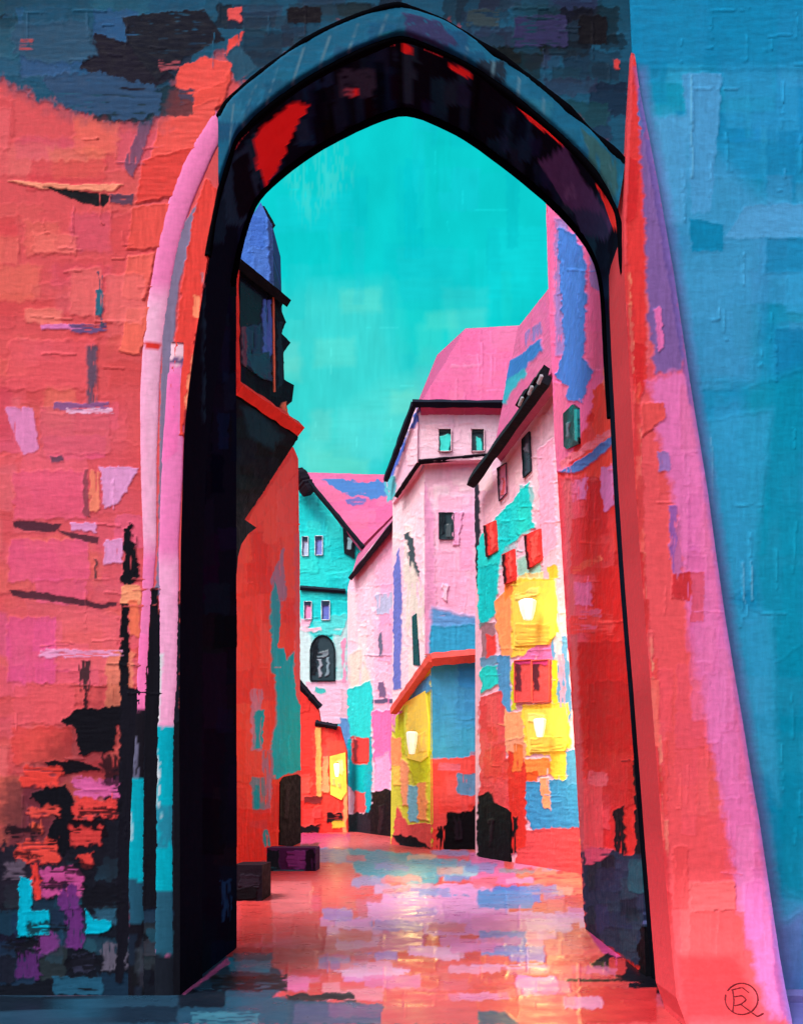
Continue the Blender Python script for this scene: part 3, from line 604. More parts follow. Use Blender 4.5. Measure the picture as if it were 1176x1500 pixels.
# ------------------------------------------------------------------ house helpers
def glass_part(parent, plane, poly, fill, strokes=(), name='window', frame=None, step=1.2, off=.05, depth=.1, fw=2.0, mat=None, sub='pane'):  # with M_GLOW the window is a pane standing for lamp glow
    """a window let into a facade: a frame round a recessed pane"""
    if isinstance(poly, str): poly = pl(poly)
    poly = np.asarray(poly, float); lo, hi = poly.min(0), poly.max(0)
    inner = poly
    s = sheet(plane, (lo[0] - step, hi[0] + step, step), (lo[1] - step, hi[1] + step, step), fill, outline=[tuple(p) for p in poly], off=off)
    for c, p, kw in strokes: s.K(c, p, **kw)
    if frame is None:
        return s.build(name, mat or M_GLASS, parent, ext=-plane.n * depth)
    P3 = plane.hit(poly, off + .03); c0 = P3.mean(0); w = fw * np.linalg.norm(c0[:2]) / F
    path = np.concatenate([P3, P3[:1]]); dense = []
    for a, b in zip(path[:-1], path[1:]):
        for k in range(6): dense.append(a + (b - a) * k / 6)
    dense.append(path[0])
    fr = tube(np.array(dense), w, frame, sides=6, jit=.2, up=plane.n + np.array([.013, .017, .011])).build(name, M_FAR, parent)
    s.build(sub, mat or M_GLASS, fr, ext=-plane.n * depth)
    return fr

def rect(x0, y0, x1, y1, sk=0.0):
    return [(x0, y0), (x1, y0 + sk), (x1, y1 + sk), (x0, y1)]

def lantern(plane, px, py, hw, hh, label, power=120):
    """small wall lantern: bracket, tapering glass, cap"""
    p = plane.hit((px, py), .45)[0]; k = p[1] / F; L = thing('wall_lantern', p, label, 'lamp', 'glowing lanterns on the house walls')
    j = rng.uniform(.7, 1.15, 6); tw = rng.uniform(0, 1)
    prof = [(-hh, .12), (-hh * .96, .5), (-hh * .1, .82), (hh * .8, 1.0), (hh * .96, .8), (hh, .2)]
    G = np.array([[[p[0] + math.cos(a) * hw * k * r * j[i], p[1] + math.sin(a) * hw * k * r * j[i], p[2] + z * k] for i, a in enumerate(np.linspace(tw, tw + 2 * np.pi, 6, endpoint=False))] for z, r in prof])
    s = net(G, (228, 230, 224), closed=True); s.flat = True; s.build('lamp_glass', M_LAMP, L)
    top = np.array([p[0], p[1], p[2] + hh * k]); 
    G = np.array([[[p[0] + math.cos(a) * r * k, p[1] + math.sin(a) * r * k, top[2] + z * k] for a in np.linspace(0, 2 * np.pi, 8, endpoint=False)] for z, r in ((-1.2, hw * .5), (0, hw * .55), (2.2, .4))])
    net(G, (200, 160, 70), closed=True).build('cap', M_FAR, L)
    lt = bpy.data.lights.new('lantern_light', 'POINT'); lt.energy = power; lt.color = (1, .74, .26); lt.shadow_soft_size = .12
    lo = bpy.data.objects.new('lantern_light', lt); C.objects.link(lo); q = plane.hit((px, py), .45 + hw * k + .55)[0]
    lo.location = (q[0], q[1], q[2] - hh * k * .8)
    w = plane.hit((px, py - hh), 0.0)[0]
    bar(w, top + np.array([0, 0, 1.5 * k]), .8 * k, (150, 110, 60), n=6).build('bracket', M_FAR, L)
    return L

# ------------------------------------------------------------------ tall red house on the right, behind the arch
a0 = np.array([2.04, 12.0, 0]); PR = Plane(a0, np.cross((0, 1, 0), (-.43, 0, 9.5)))
red = thing('red_house', (2.04, 10.4, 0), 'tall red house with blue streaked pink upper wall just inside the arch on the right', 'house')
s = sheet(PR, (796, 948, 1.5), (190, 1450, 1.7), (208, 48, 46), outline='800,288 830,200 886,190 912,600 930,1000 947,1440 857,1364 851,1250 844,1120 832,950 822,780 813,640 808,520 803,400')
s.daub('805,600 930,560 960,1240 850,1240', [(214, 50, 48), (196, 38, 38), (222, 70, 70), (186, 32, 34), (226, 84, 96)], 60, (16, 50), (24, 90), (.35, .85))
s.K((226, 108, 166), '796,190 930,190 912,560 880,575 850,640 830,690 806,690', soft=3, warp=4); s.daub('803,300 900,300 905,540 812,560', [(228, 112, 170), (220, 100, 158), (230, 124, 180)], 18, (14, 40), (30, 90))
s.K((150, 126, 196), '812,320 834,320 834,520 814,520', dry=.25, soft=4); s.K(BLUE, '818,332 846,342 862,390 856,520 868,545 862,572 852,592 832,582 815,548 828,520 822,420', warp=4, h=1.5); s.K((150, 120, 190), '862,330 880,380 884,430 866,420', dry=.2)
s.K((226, 72, 62), '868,572 905,545 914,700 828,700 856,664 872,640', warp=4); s.K((238, 130, 110), '884,540 894,536 892,570 884,570', dry=.1); s.K((218, 112, 156), '812,560 832,565 830,690 814,690')
s.K((76, 122, 196), '820,692 858,668 906,632 907,645 872,676 850,692', warp=2, h=1.8); s.K((226, 120, 140), '822,676 905,620 905,630 824,688', dry=.2); s.K((206, 122, 190), '880,684 902,682 900,742 886,750 880,720'); s.K((210, 130, 196), '836,704 862,700 860,732 838,734', dry=.25)
s.K((216, 92, 120), '818,700 850,700 858,940 832,950', soft=14, a=.7); s.R((212, 40, 40), 872, 830, 932, 1010, a=.8); s.R((216, 112, 164), 842, 853, 867, 886); s.K((214, 96, 130), '850,895 884,892 872,925 848,925', dry=.15); s.R((188, 30, 32), 846, 940, 932, 1100, a=.8, warp=5)
s.K((196, 96, 104), '826,700 838,700 846,950 858,1200 866,1345 856,1350 845,1150', soft=5, a=.8); s.R((168, 30, 34), 862, 1000, 926, 1180, a=.6, warp=5); s.R((224, 84, 92), 856, 1140, 882, 1244, a=.8); s.R((216, 96, 110), 862, 1130, 890, 1150, dry=.2)
s.R((220, 70, 70), 836, 900, 900, 930, dry=.3); s.K((222, 140, 110), '838,832 880,812 882,820 842,842', dry=.4); s.R((206, 46, 44), 838, 760, 880, 840, a=.7)
s.K((14, 15, 24), '932,1250 928,1120 934,1040 952,1040 990,1450 960,1440 925,1400 912,1300', warp=4); s.K((14, 15, 24), '898,1186 914,1180 918,1250 902,1254', warp=3, dry=.15)
s.K((30, 46, 70), '852,1250 880,1242 918,1252 962,1256 980,1442 930,1412 857,1366', warp=4, soft=2); s.daub('858,1255 955,1260 970,1420 860,1360', [(24, 38, 58), (36, 56, 80), (16, 18, 28), (40, 50, 82)], 26, (14, 40), (14, 46), (.4, .9))
s.R((36, 84, 102), 920, 1258, 954, 1308, a=.85); s.R((80, 94, 150), 944, 1322, 966, 1352, dry=.2); s.R((10, 11, 18), 936, 1354, 975, 1430, warp=5); s.K((206, 80, 110), '858,1240 900,1244 880,1262 858,1268', dry=.2)
s.ridges('810,320 880,320 930,1240 850,1240', 30, gain=1.25)
s.build('wall', M_MID, red, ext=(.5, 0, 0))
glass_part(red, PR, '824,606 838,592 846,598 847,650 830,658 825,654', (14, 17, 24), [((36, 190, 190), '841,600 847,600 847,648 842,644', {'warp': 1}), ((110, 120, 140), '829,620 834,618 833,640 829,642', {'dry': .2})], off=.03, depth=.06)

# ------------------------------------------------------------------ left red house with the dark oriel
PL = vplane(345, 23.6, 437, 31.0)
lh = thing('oriel_house', (-4.4, 25, 0), 'red street house carrying a dark corbelled oriel on the left beyond the arch', 'house')
s = sheet(PL, np.concatenate([np.arange(180, 325, 5.0), np.arange(325, 441, 1.3)]), np.concatenate([np.arange(330, 640, 6.0), np.arange(640, 1341, 1.6)]), (222, 66, 58), outline='180,1340 180,330 325,330 336,400 342,480 343,600 400,645 430,655 437,672 438,760 439,1242 439,1262 400,1275 325,1340')
s.daub('190,340 330,400 340,1280 190,1320', [(226, 72, 62), (214, 54, 50), (200, 50, 70), (230, 84, 74)], 40, (20, 60), (40, 140))
s.daub('347,780 436,700 438,1235 347,1260', [(226, 72, 62), (214, 54, 50), (230, 84, 74), (222, 62, 52)], 50, (14, 40), (30, 110), (.35, .85), h=1.2)
s.K((226, 78, 68), '357,766 428,664 432,690 400,740 372,775', h=1.5); s.K((228, 88, 80), '404,720 434,696 434,780 404,790', a=.7); s.K((206, 90, 100), '430,780 440,780 440,1240 433,1240', soft=4, a=.7)
s.K((150, 112, 140), '396,850 414,800 418,870 402,930', dry=.2); s.K((40, 150, 170), '394,880 402,850 410,900 404,990 396,985', h=1.4)
s.K((0, 166, 188), '400,950 414,948 418,968 428,955 433,1020 441,1040 440,1128 398,1142 394,1102 404,1050 401,1000', h=1.8, warp=2); s.K((190, 120, 150), '366,1010 384,1008 382,1100 368,1100', dry=.1); s.K((0, 160, 180), '371,1042 386,1040 384,1096 370,1098', dry=.15, h=1.4)
s.K((110, 130, 150), '366,1140 386,1138 390,1190 370,1192', dry=.2); s.K((0, 150, 170), '372,1150 380,1150 378,1186 370,1186', dry=.25); s.K((160, 110, 140), '384,1100 398,1100 396,1190 386,1190', dry=.35); s.K((100, 120, 150), '364,1204 390,1200 392,1240 386,1240 384,1214 366,1212', warp=1)
s.R((218, 48, 46), 350, 1186, 396, 1266, a=.9); s.R((214, 46, 46), 398, 1150, 416, 1220, a=.8); s.K((30, 150, 170), '384,1216 392,1214 394,1240 388,1240', dry=.2)
s.ridges('347,790 434,690 436,1230 347,1255', 30, L=(20, 70), vert=.9, gain=1.25)
s.build('wall', M_RED, lh, ext=(-.6, .1, 0))
PO = vplane(345, 22.0, 430, 24.2)
ori = sheet(PO, (336, 440, 1.1), (376, 650, 1.1), (16, 24, 34), outline='340,386 352,380 418,438 411,452 419,472 412,488 426,502 415,516 416,556 431,564 428,588 420,592 423,612 438,628 436,645 345,584 340,570')
ori.daub('345,395 415,445 425,620 345,570', [(14, 18, 26), (22, 34, 46), (18, 24, 32)], 26, (8, 24), (20, 60)); ori.K((28, 52, 64), '404,470 412,470 414,560 406,570', dry=.3)
ori.K((230, 120, 90), '412,590 420,588 421,612 413,606', h=1.4)
oriel = ori.build('oriel', M_FAR, lh, ext=(-1.0, 1.6, 0))
glass_part(oriel, PO, '352,398 400,428 402,560 386,556 352,532', (20, 26, 38), [((34, 60, 90), '354,480 398,470 398,560 356,532', {'dry': .2}), ((76, 104, 190), '384,440 398,440 398,520 386,530', {'dry': .15}), ((26, 76, 96), '362,520 394,516 390,556 370,548', {}), ((100, 60, 80), '352,480 360,480 362,540 354,530', {'dry': .2})], off=.03)
bar(PO.hit((344, 390), .06)[0], PO.hit((346, 566), .06)[0], .085, (216, 54, 48), jit=.35).build('trim', M_FAR, oriel)
bar(PO.hit((346, 566), .1)[0], PO.hit((437, 628), .1)[0], .17, (222, 58, 52), jit=.2).build('trim', M_FAR, oriel)
bar(PO.hit((400, 436), .06)[0], PO.hit((402, 574), .06)[0], .03, (232, 120, 90), jit=.3).build('trim', M_FAR, oriel)
bar(PO.hit((346, 383), .15)[0], PO.hit((420, 442), .15)[0], .13, (12, 14, 20), jit=.2).build('eave', M_FAR, oriel)
s = patch(PO.hit((334, 575), .05)[0], PO.hit((437, 641), .05)[0], PL.hit((358, 762), .05)[0], PL.hit((330, 782), .05)[0], 60, 70, (16, 19, 27))
s.daub('335,580 435,645 375,770 335,800', [(14, 16, 23), (18, 24, 33), (20, 34, 44)], 30, (14, 40), (14, 40)); s.K((24, 58, 74), '352,596 372,600 414,636 400,660 366,640', soft=8, dry=.15); s.K((20, 44, 54), '372,740 410,690 396,730 376,764', dry=.2)
s.build('corbel', M_FAR, oriel)
solid('corbel_foot', [PL.hit(q, .3)[0] for q in ((334, 752), (357, 760), (376, 773), (364, 782), (354, 797), (349, 815), (347, 840), (336, 845))], PL.n * -.34, (15, 17, 24), M_FAR, oriel)
s = sheet(Plane((0, 26, 0), (.1, -1, 0)), (318, 408, 1.3), (290, 450, 1.3), (64, 114, 204), outline='318,400 345,355 382,296 394,322 399,330 402,446 350,410')
s.daub('330,380 385,310 400,330 400,430', [(58, 106, 196), (74, 124, 212), (54, 92, 180)], 14, (10, 26), (20, 60)); s.K((38, 60, 110), '392,320 400,330 404,450 396,440', soft=3)
s.build('wall', M_FAR, lh, ext=(0, 1.5, 0))
bar(at(384, 304, 25.8), at(400, 332, 25.8), .07, (14, 18, 26)).build('eave', M_FAR, lh)
glass_part(lh, PL, '411,1146 416,1138 436,1134 441,1138 441,1234 428,1240 410,1238', (13, 13, 19), [((40, 30, 40), '416,1150 424,1148 422,1200 417,1200', {'dry': .3})], name='door', off=.05, mat=M_FAR)

# ------------------------------------------------------------------ turquoise gabled house at the end of the street
PT = Plane((0, 56, 0), (0, -1, 0))
tq = thing('gabled_house', (-5.8, 56, 0), 'turquoise gabled house with a pink roof at the far end of the street', 'house')
s = sheet(PT, (430, 530, 1.2), (700, 1240, 1.4), (38, 212, 212), outline='432,1240 432,735 455,712 478,738 500,772 526,802 522,860 516,1240')
s.daub('437,740 456,715 518,810 512,900 437,900', [(30, 206, 208), (50, 218, 216), (20, 196, 204)], 22, (14, 40), (16, 50))
s.K((196, 226, 232), '437,900 460,940 455,1060 432,1060', soft=8, a=.9); s.K((176, 222, 228), '488,920 520,900 518,1010 492,1000', soft=6, dry=.1); s.K((80, 214, 216), '460,905 510,900 500,930 460,930', dry=.2)
s.K((226, 190, 218), '448,998 516,996 516,1062 462,1060'); s.R((232, 196, 218), 440, 918, 470, 924, dry=.2); s.R((224, 180, 210), 441, 906, 456, 918, dry=.2); s.R((60, 190, 190), 462, 1008, 476, 1016); s.R((226, 190, 212), 498, 1010, 514, 1060)
s.K((222, 150, 190), '500,940 508,935 506,1000 500,1000', dry=.3); s.R((92, 150, 210), 498, 1052, 516, 1110)
s.build('wall', M_FAR, tq, ext=(0, .6, 0))
for (x, y, w, h_, c) in ((447, 800, 9, 28, (170, 196, 226)), (467, 799, 11, 28, (120, 140, 214)), (451, 894, 11, 26, (226, 150, 200)), (477, 894, 12, 28, (100, 120, 206))):
    glass_part(tq, PT, rect(x - w / 2, y - h_ / 2, x + w / 2, y + h_ / 2), c, [((30, 50, 70), rect(x - w / 2, y - h_ / 2, x + w / 2, y - h_ / 2 + 7), {'warp': 1.2}), ((40, 60, 90), rect(x - w / 2, y - h_ / 2, x - w / 2 + 2.5, y + h_ / 2), {'warp': 1.2, 'dry': .2})], frame=(196, 222, 232), fw=.7, step=.9)
arch_p = [(455 + 0, 997), (455, 955)] + [(472.5 - 17.5 * math.cos(a), 955 - 24 * math.sin(a)) for a in np.linspace(.2, math.pi - .2, 9)] + [(490, 955), (490, 997)]
glass_part(tq, PT, arch_p, (44, 66, 76), [((110, 130, 142), '462,955 482,952 482,960 464,964', {'dry': .15}), ((150, 165, 180), '467,965 471,965 471,992 467,992', {}), ((120, 150, 165), '478,962 482,962 482,990 478,990', {}), ((20, 28, 36), '456,935 466,925 462,990 456,990', {'dry': .2})], frame=(24, 40, 48), fw=1.3, step=1.0)
glass_part(tq, PT, '502,772 520,788 519,818 504,810', (18, 28, 38), [((150, 200, 214), '508,786 516,790 514,806 508,804', {})], off=.1, step=.9)
bar(PT.hit((440, 861), .12)[0], PT.hit((506, 866), .12)[0], .13, (28, 42, 54)).build('cornice', M_FAR, tq)
A, Bq, Cq, D = at(446, 692, 58), at(576, 696, 58), at(588, 742, 55.4), at(530, 800, 54.6)
s = patch(A, Bq, Cq, D, 90, 70, (228, 108, 166))
s.daub('450,695 575,698 585,740 530,795', [(230, 112, 168), (222, 98, 158), (232, 122, 176)], 18, (30, 70), (14, 34)); s.K((70, 130, 206), '470,704 572,706 578,728 540,732 500,722', dry=.15, warp=4); s.K((110, 110, 190), '505,732 536,730 532,742 508,740', dry=.3); s.K((90, 190, 210), '562,706 576,704 580,730 568,736', dry=.1)
s.build('roof', M_ROOF, tq, ext=(0, .6, -.3))
bar(at(452, 706, 55.2), at(532, 802, 54.4), .13, (24, 30, 40), jit=.3).build('verge', M_FAR, tq)
bar(at(434, 690, 55.3), at(454, 722, 55.3), .42, (32, 28, 38), jit=.3).build('eave', M_FAR, tq)

# ------------------------------------------------------------------ small red house with an amber lamp-glow pane
PS = Plane((0, 50, 0), (.06, -1, 0))
sm = thing('small_house', (-5, 50, 0), 'small low red house with a yellow lamp-glow pane under the turquoise gabled house', 'house')
s = sheet(PS, (432, 512, 1.1), (990, 1232, 1.2), (216, 62, 56), outline='436,1232 436,1000 450,1012 466,1034 470,1060 498,1064 508,1100 510,1232')
s.daub('438,1010 505,1066 506,1220 438,1220', [(222, 70, 62), (206, 46, 44), (226, 84, 76)], 26, (10, 30), (16, 50)); s.R((234, 176, 100), 463, 1066, 470, 1168, h=1.6, warp=1.5); s.R((246, 150, 110), 471, 1108, 482, 1162, h=1.5); s.R((246, 160, 110), 503, 1150, 509, 1225); s.R((34, 22, 30), 478, 1190, 502, 1206, dry=.2); s.R((120, 40, 44), 444, 1166, 470, 1178, dry=.2); s.R((236, 196, 70), 486, 1204, 505, 1214, dry=.1); s.K((26, 20, 28), '438,1210 470,1208 466,1226 438,1226', dry=.15)
s.build('wall', M_FAR, sm, ext=(0, .5, 0))
bar(at(435, 998, 49.6), at(469, 1036, 49.6), .16, (20, 24, 34), jit=.3).build('eave', M_FAR, sm)
bar(at(462, 1059, 49.6), at(494, 1065, 49.6), .14, (28, 28, 40), jit=.3).build('eave', M_FAR, sm)
glass_part(sm, PS, '483,1108 506,1102 508,1160 500,1172 484,1164', (236, 206, 84), [((248, 160, 100), '484,1140 500,1146 499,1156 486,1150', {'dry': .2}), ((240, 226, 150), '490,1118 502,1114 502,1136 492,1134', {})], off=.08, mat=M_GLOW)  # amber pane stands for the lantern's glow on the wall
lantern(PS, 494, 1128, 5, 10, 'small white glowing lantern on the low red house at the far left', 40)

# ------------------------------------------------------------------ pale pink house in the middle
PM = vplane(512, 52, 585, 43)
mh = thing('pink_house', (-2.6, 47, 0), 'pale pink house with turquoise foot left of the tall white tower house', 'house')
s = sheet(PM, (506, 590, 1.2), (745, 1245, 1.3), (232, 190, 214), outline='510,1245 510,860 516,838 548,796 588,748 590,1245')
s.daub('512,850 545,800 545,1040 512,1040', [(236, 206, 220), (230, 196, 212), (236, 212, 214)], 14, (12, 30), (40, 110)); s.daub('545,800 588,760 588,1040 545,1040', [(234, 166, 206), (230, 158, 200), (236, 178, 212)], 16, (12, 30), (40, 110))
s.K((214, 206, 196), '512,960 530,950 545,1000 512,1010', soft=6, dry=.2); s.K((170, 180, 214), '552,870 584,868 584,900 552,900', dry=.3); s.K((96, 100, 128), '556,930 562,925 560,960 555,960', dry=.2)
s.K((40, 206, 208), '510,1010 545,998 549,1030 545,1084 510,1080', h=1.4); s.K((92, 150, 210), '506,1050 513,1050 513,1104 506,1100'); s.K((222, 112, 176), '546,1042 590,1040 590,1120 568,1130 550,1160', h=1.2); s.K((224, 160, 206), '550,1110 572,1100 572,1165 550,1165')
s.K((0, 160, 180), '510,1082 546,1080 546,1140 540,1200 512,1150', h=1.2); s.R((218, 66, 66), 516, 1080, 541, 1118); s.R((220, 74, 80), 520, 1160, 540, 1192); s.K((0, 160, 186), '534,1132 546,1130 545,1200 537,1202'); s.K((34, 30, 42), '508,1192 550,1190 550,1242 508,1240', warp=5)
s.K(BLACK, '544,1160 586,1156 586,1242 542,1240', warp=4); s.K((110, 90, 130), '556,1000 564,996 568,1022 556,1022', dry=.15); s.R((90, 84, 120), 546, 1024, 590, 1029, warp=1.2)
s.ridges('513,870 586,760 586,1040 513,1040', 22, vert=.9, gain=1.12)
s.build('wall', M_FAR, mh, ext=(0, .6, 0))
bar(PM.hit((514, 846), .3)[0], PM.hit((587, 754), .3)[0], .15, (34, 36, 50), jit=.3).build('eave', M_FAR, mh)
s = patch(PM.hit((514, 846), .25)[0], PM.hit((588, 752), .25)[0], at(588, 745, 48), at(524, 812, 56), 30, 12, (220, 116, 166)); s.build('roof', M_ROOF, mh)
glass_part(mh, PM, '577,878 585,876 585,902 577,900', (26, 32, 48), off=.05)
glass_part(mh, PM, '517,1083 540,1081 540,1116 518,1117', (214, 62, 62), [((120, 40, 50), '518,1083 524,1083 524,1116 518,1116', {'dry': .2})], name='shutter', off=.07, mat=M_FAR)
glass_part(mh, PM, '547,1164 582,1158 582,1240 546,1238', (14, 13, 20), [((40, 26, 34), '556,1180 562,1178 562,1225 556,1225', {'dry': .35})], name='door', off=.06, mat=M_FAR)

# ------------------------------------------------------------------ tall pale house with a big pink roof
PF = Plane((0, 36, 0), (0, -1, 0)); PFu = Plane((0, 35.6, 0), (0, -1, 0)); PLf = vplane(622, 36, 574, 40.2); PLu = vplane(611, 35.6, 566, 41)
th = thing('tall_house', (.6, 37, 0), 'tallest pale pink house with a steep pink roof and two attic windows', 'house')
s = sheet(PF, (618, 712, 1.2), (660, 1246, 1.4), (230, 184, 210), outline='622,1246 622,672 708,666 710,1246')
s.daub('636,680 700,675 700,745 636,745', [(228, 202, 220), (232, 208, 224), (222, 194, 216)], 14, (16, 44), (14, 40), soft=4, h=.5); s.daub('636,750 700,745 700,890 636,890', [(234, 168, 206), (230, 160, 202), (236, 178, 212)], 16, (16, 44), (40, 90), h=.6, soft=2)
s.K((206, 136, 184), '621,700 636,760 638,960 622,960', soft=4, a=.8); s.K((90, 150, 208), '632,890 704,906 704,960 630,960', soft=8, dry=.05); s.K((48, 158, 204), '630,918 704,915 704,1000 630,1000', soft=3, h=1.1)
s.K((232, 160, 206), '664,752 676,750 672,800 662,800', h=1.8); s.K((236, 190, 214), '648,854 656,856 654,880 649,878', h=1.8)
s.build('wall', M_FAR, th, ext=(0, .4, 0))
s = sheet(PLf, (570, 626, 1.2), (664, 1246, 1.4), (234, 208, 220), outline='575,1246 575,735 584,722 622,672 623,1246')
s.daub('580,740 620,690 622,960 582,1000', [(236, 214, 222), (230, 200, 214), (226, 214, 212), (234, 190, 214)], 24, (10, 24), (30, 90)); s.K((98, 112, 192), '577,830 586,800 590,870 588,1010 577,1010', warp=2)
s.K((60, 76, 86), '596,784 603,780 608,820 616,836 614,850 604,830 598,815', dry=.15, warp=4); s.K((206, 204, 196), '592,800 622,860 620,940 596,930', dry=.3, soft=4)
s.build('wall', M_FAR, th, ext=(.2, .4, 0))
s = sheet(PFu, (606, 760, 1.2), (592, 680, 1.2), (230, 194, 216), outline='610,676 610,594 756,594 756,672')
s.daub('612,606 745,606 745,670 612,670', [(232, 200, 218), (226, 188, 212), (220, 190, 212)], 18, (20, 50), (14, 30)); s.R((96, 108, 200), 610, 596, 756, 606, warp=2)
s.build('wall', M_FAR, th, ext=(0, .4, 0))
s = sheet(PLu, (560, 614, 1.2), (590, 740, 1.2), (228, 188, 214), outline='567,712 565,702 608,594 612,594 612,676 586,722 575,738')
s.K((78, 104, 200), '567,706 600,625 612,600 614,612 600,640 580,690 570,720', warp=2); s.daub('590,670 610,620 610,670', [(234, 196, 216)], 5, (10, 20), (20, 40)); s.K((90, 190, 206), '566,700 578,696 582,722 572,736', dry=.1)
s.build('wall', M_FAR, th, ext=(.2, .4, 0))
for x0, x1, st in ((642, 661, '644,640 660,634 658,662 646,662'), (690, 709, '698,640 706,644 706,661 698,660')):
    glass_part(th, PFu, rect(x0, 628, x1, 661), (36, 56, 64), [((60, 214, 206), st, {'warp': 2}), ((14, 18, 24), rect(x0, 628, x1, 636), {'warp': 2})], off=.05, frame=(216, 188, 204), fw=.8)
glass_part(th, PF, rect(643, 751, 664, 790), (40, 58, 66), [((22, 30, 38), '644,752 652,752 650,780 645,785', {'dry': .2}), ((70, 84, 90), '654,770 662,768 662,788 655,788', {'dry': .2})], off=.05, frame=(60, 66, 76), fw=.7)
glass_part(th, PLf, '603,903 610,898 614,975 605,974', (34, 46, 54), off=.04)
bar(PFu.hit((604, 591), .35)[0], PFu.hit((757, 592), .35)[0], .13, (20, 28, 44), jit=.25).build('eave', M_FAR, th)
bar(PLu.hit((565, 703), .3)[0], PFu.hit((606, 592), .35)[0], .12, (22, 30, 46), jit=.25).build('eave', M_FAR, th)
bar(PF.hit((613, 676), .35)[0], PF.hit((712, 667), .35)[0], .10, (20, 22, 32), jit=.3).build('cornice', M_FAR, th)
bar(PLf.hit((581, 726), .3)[0], PF.hit((614, 677), .35)[0], .10, (20, 22, 32), jit=.3).build('cornice', M_FAR, th)
s = patch(at(682, 481, 38.4), at(790, 476, 38.4), at(790, 590, 35.2), at(616, 590, 35.2), 90, 70, (228, 108, 166))
s.daub('682,483 760,482 750,585 630,585', [(230, 112, 168), (224, 102, 160), (232, 124, 178)], 22, (24, 60), (20, 50)); s.K((236, 134, 184), '660,536 705,534 706,538 662,540', dry=.2, h=1.6)
s.ridges('685,490 755,490 745,580 640,580', 14, vert=.6, gain=1.2)
s.build('roof', M_ROOF, th, ext=(0, .4, -.3))
s = patch(at(682, 481, 38.4), at(616, 590, 35.2), at(566, 702, 41), at(640, 520, 44), 40, 30, (206, 90, 150)); s.build('roof', M_ROOF, th)

# ------------------------------------------------------------------ low blue annexe with the red roof edge
PA = Plane((0, 32, 0), (0, -1, 0)); PAl = vplane(632, 32, 576, 36)
an = thing('blue_annexe', (1.0, 32.5, 0), 'low blue fronted annexe with a red roof edge and side painted with yellow lamp glow', 'house')
s = sheet(PA, (628, 714, 1.2), (950, 1250, 1.4), (60, 150, 208), outline='631,1250 631,964 710,957 712,1250')
s.daub('634,975 702,970 704,1105 634,1105', [(58, 148, 208), (66, 156, 212), (50, 140, 200)], 16, (20, 60), (30, 80), soft=3); s.K((222, 78, 82), '628,1112 716,1106 716,1250 628,1250', h=1.2); s.daub('634,1115 702,1115 702,1240 634,1240', [(222, 70, 72), (214, 54, 54), (226, 90, 96)], 20, (14, 36), (10, 30))
s.R((208, 100, 130), 640, 1118, 672, 1130, dry=.2); s.K((90, 140, 192), '669,1134 700,1132 702,1160 690,1168 670,1162', dry=.1)
s.K(BLACK, '654,1190 690,1188 692,1180 712,1178 712,1252 652,1252', warp=3, soft=2); s.R(BLACK, 640, 1208, 664, 1250, dry=.35, warp=3)
s.build('wall', M_FAR, an, ext=(0, .4, 0))
s = sheet(PAl, (570, 634, 1.1), (955, 1246, 1.3), (206, 208, 70), outline='572,1246 574,1050 586,1036 632,964 633,1246')  # yellow fill holds the lantern's glow on this wall
s.K((76, 150, 208), '598,1024 632,986 632,1010 604,1034', h=1.2); s.K((222, 130, 184), '574,1042 590,1040 586,1080 574,1070', dry=.1); s.K((190, 204, 40), '580,1048 596,1040 592,1116 580,1112', warp=2); s.R(ORA, 574, 1080, 590, 1126); s.K((236, 200, 90), '574,1120 596,1122 592,1152 576,1150'); s.K((246, 166, 120), '588,1112 600,1120 600,1182 590,1180', h=1.6)
s.R((120, 190, 214), 598, 1150, 614, 1206); s.K((246, 158, 104), '612,1142 624,1138 628,1202 614,1200', h=1.6); s.K((196, 206, 40), '598,1110 632,1100 628,1146 606,1150', warp=3); s.K((220, 84, 84), '584,1180 598,1206 632,1206 634,1246 572,1246', h=1.2); s.K((20, 16, 24), '574,1222 610,1226 632,1242 590,1242', warp=3)
s.build('wall', M_FAR, an, ext=(.3, .3, 0))
glass_part(an, PAl, '592,1030 622,1012 627,1060 626,1108 616,1116 594,1110', (236, 206, 74), [((230, 190, 90), '610,1080 624,1070 624,1100 612,1104', {'dry': .2}), ((200, 210, 60), '592,1034 597,1030 597,1108 593,1106', {})], off=.06, mat=M_GLOW)  # yellow pane stands in for lantern glow on this side
lantern(PAl, 603, 1088, 10, 17, 'tall white glowing lantern on the side of the blue annexe painted with yellow lamp glow')
bar(PA.hit((632, 966), .3)[0], PA.hit((712, 959), .3)[0], .2, (222, 84, 80), jit=.15).build('roof_edge', M_FAR, an)
bar(PAl.hit((576, 1042), .25)[0], PA.hit((632, 965), .3)[0], .16, (224, 92, 84), jit=.2).build('roof_edge', M_FAR, an)
s = patch(PA.hit((632, 963), .2)[0], PA.hit((712, 957), .2)[0], at(712, 950, 35.8), at(620, 958, 35.8), 20, 10, (214, 90, 90)); s.build('roof', M_ROOF, an)
glass_part(an, PA, '654,1206 660,1194 690,1192 698,1180 706,1178 706,1246 650,1246', (13, 12, 19), [((30, 22, 34), '664,1196 680,1192 678,1230 666,1230', {'dry': .35})], name='door', off=.06, mat=M_FAR)

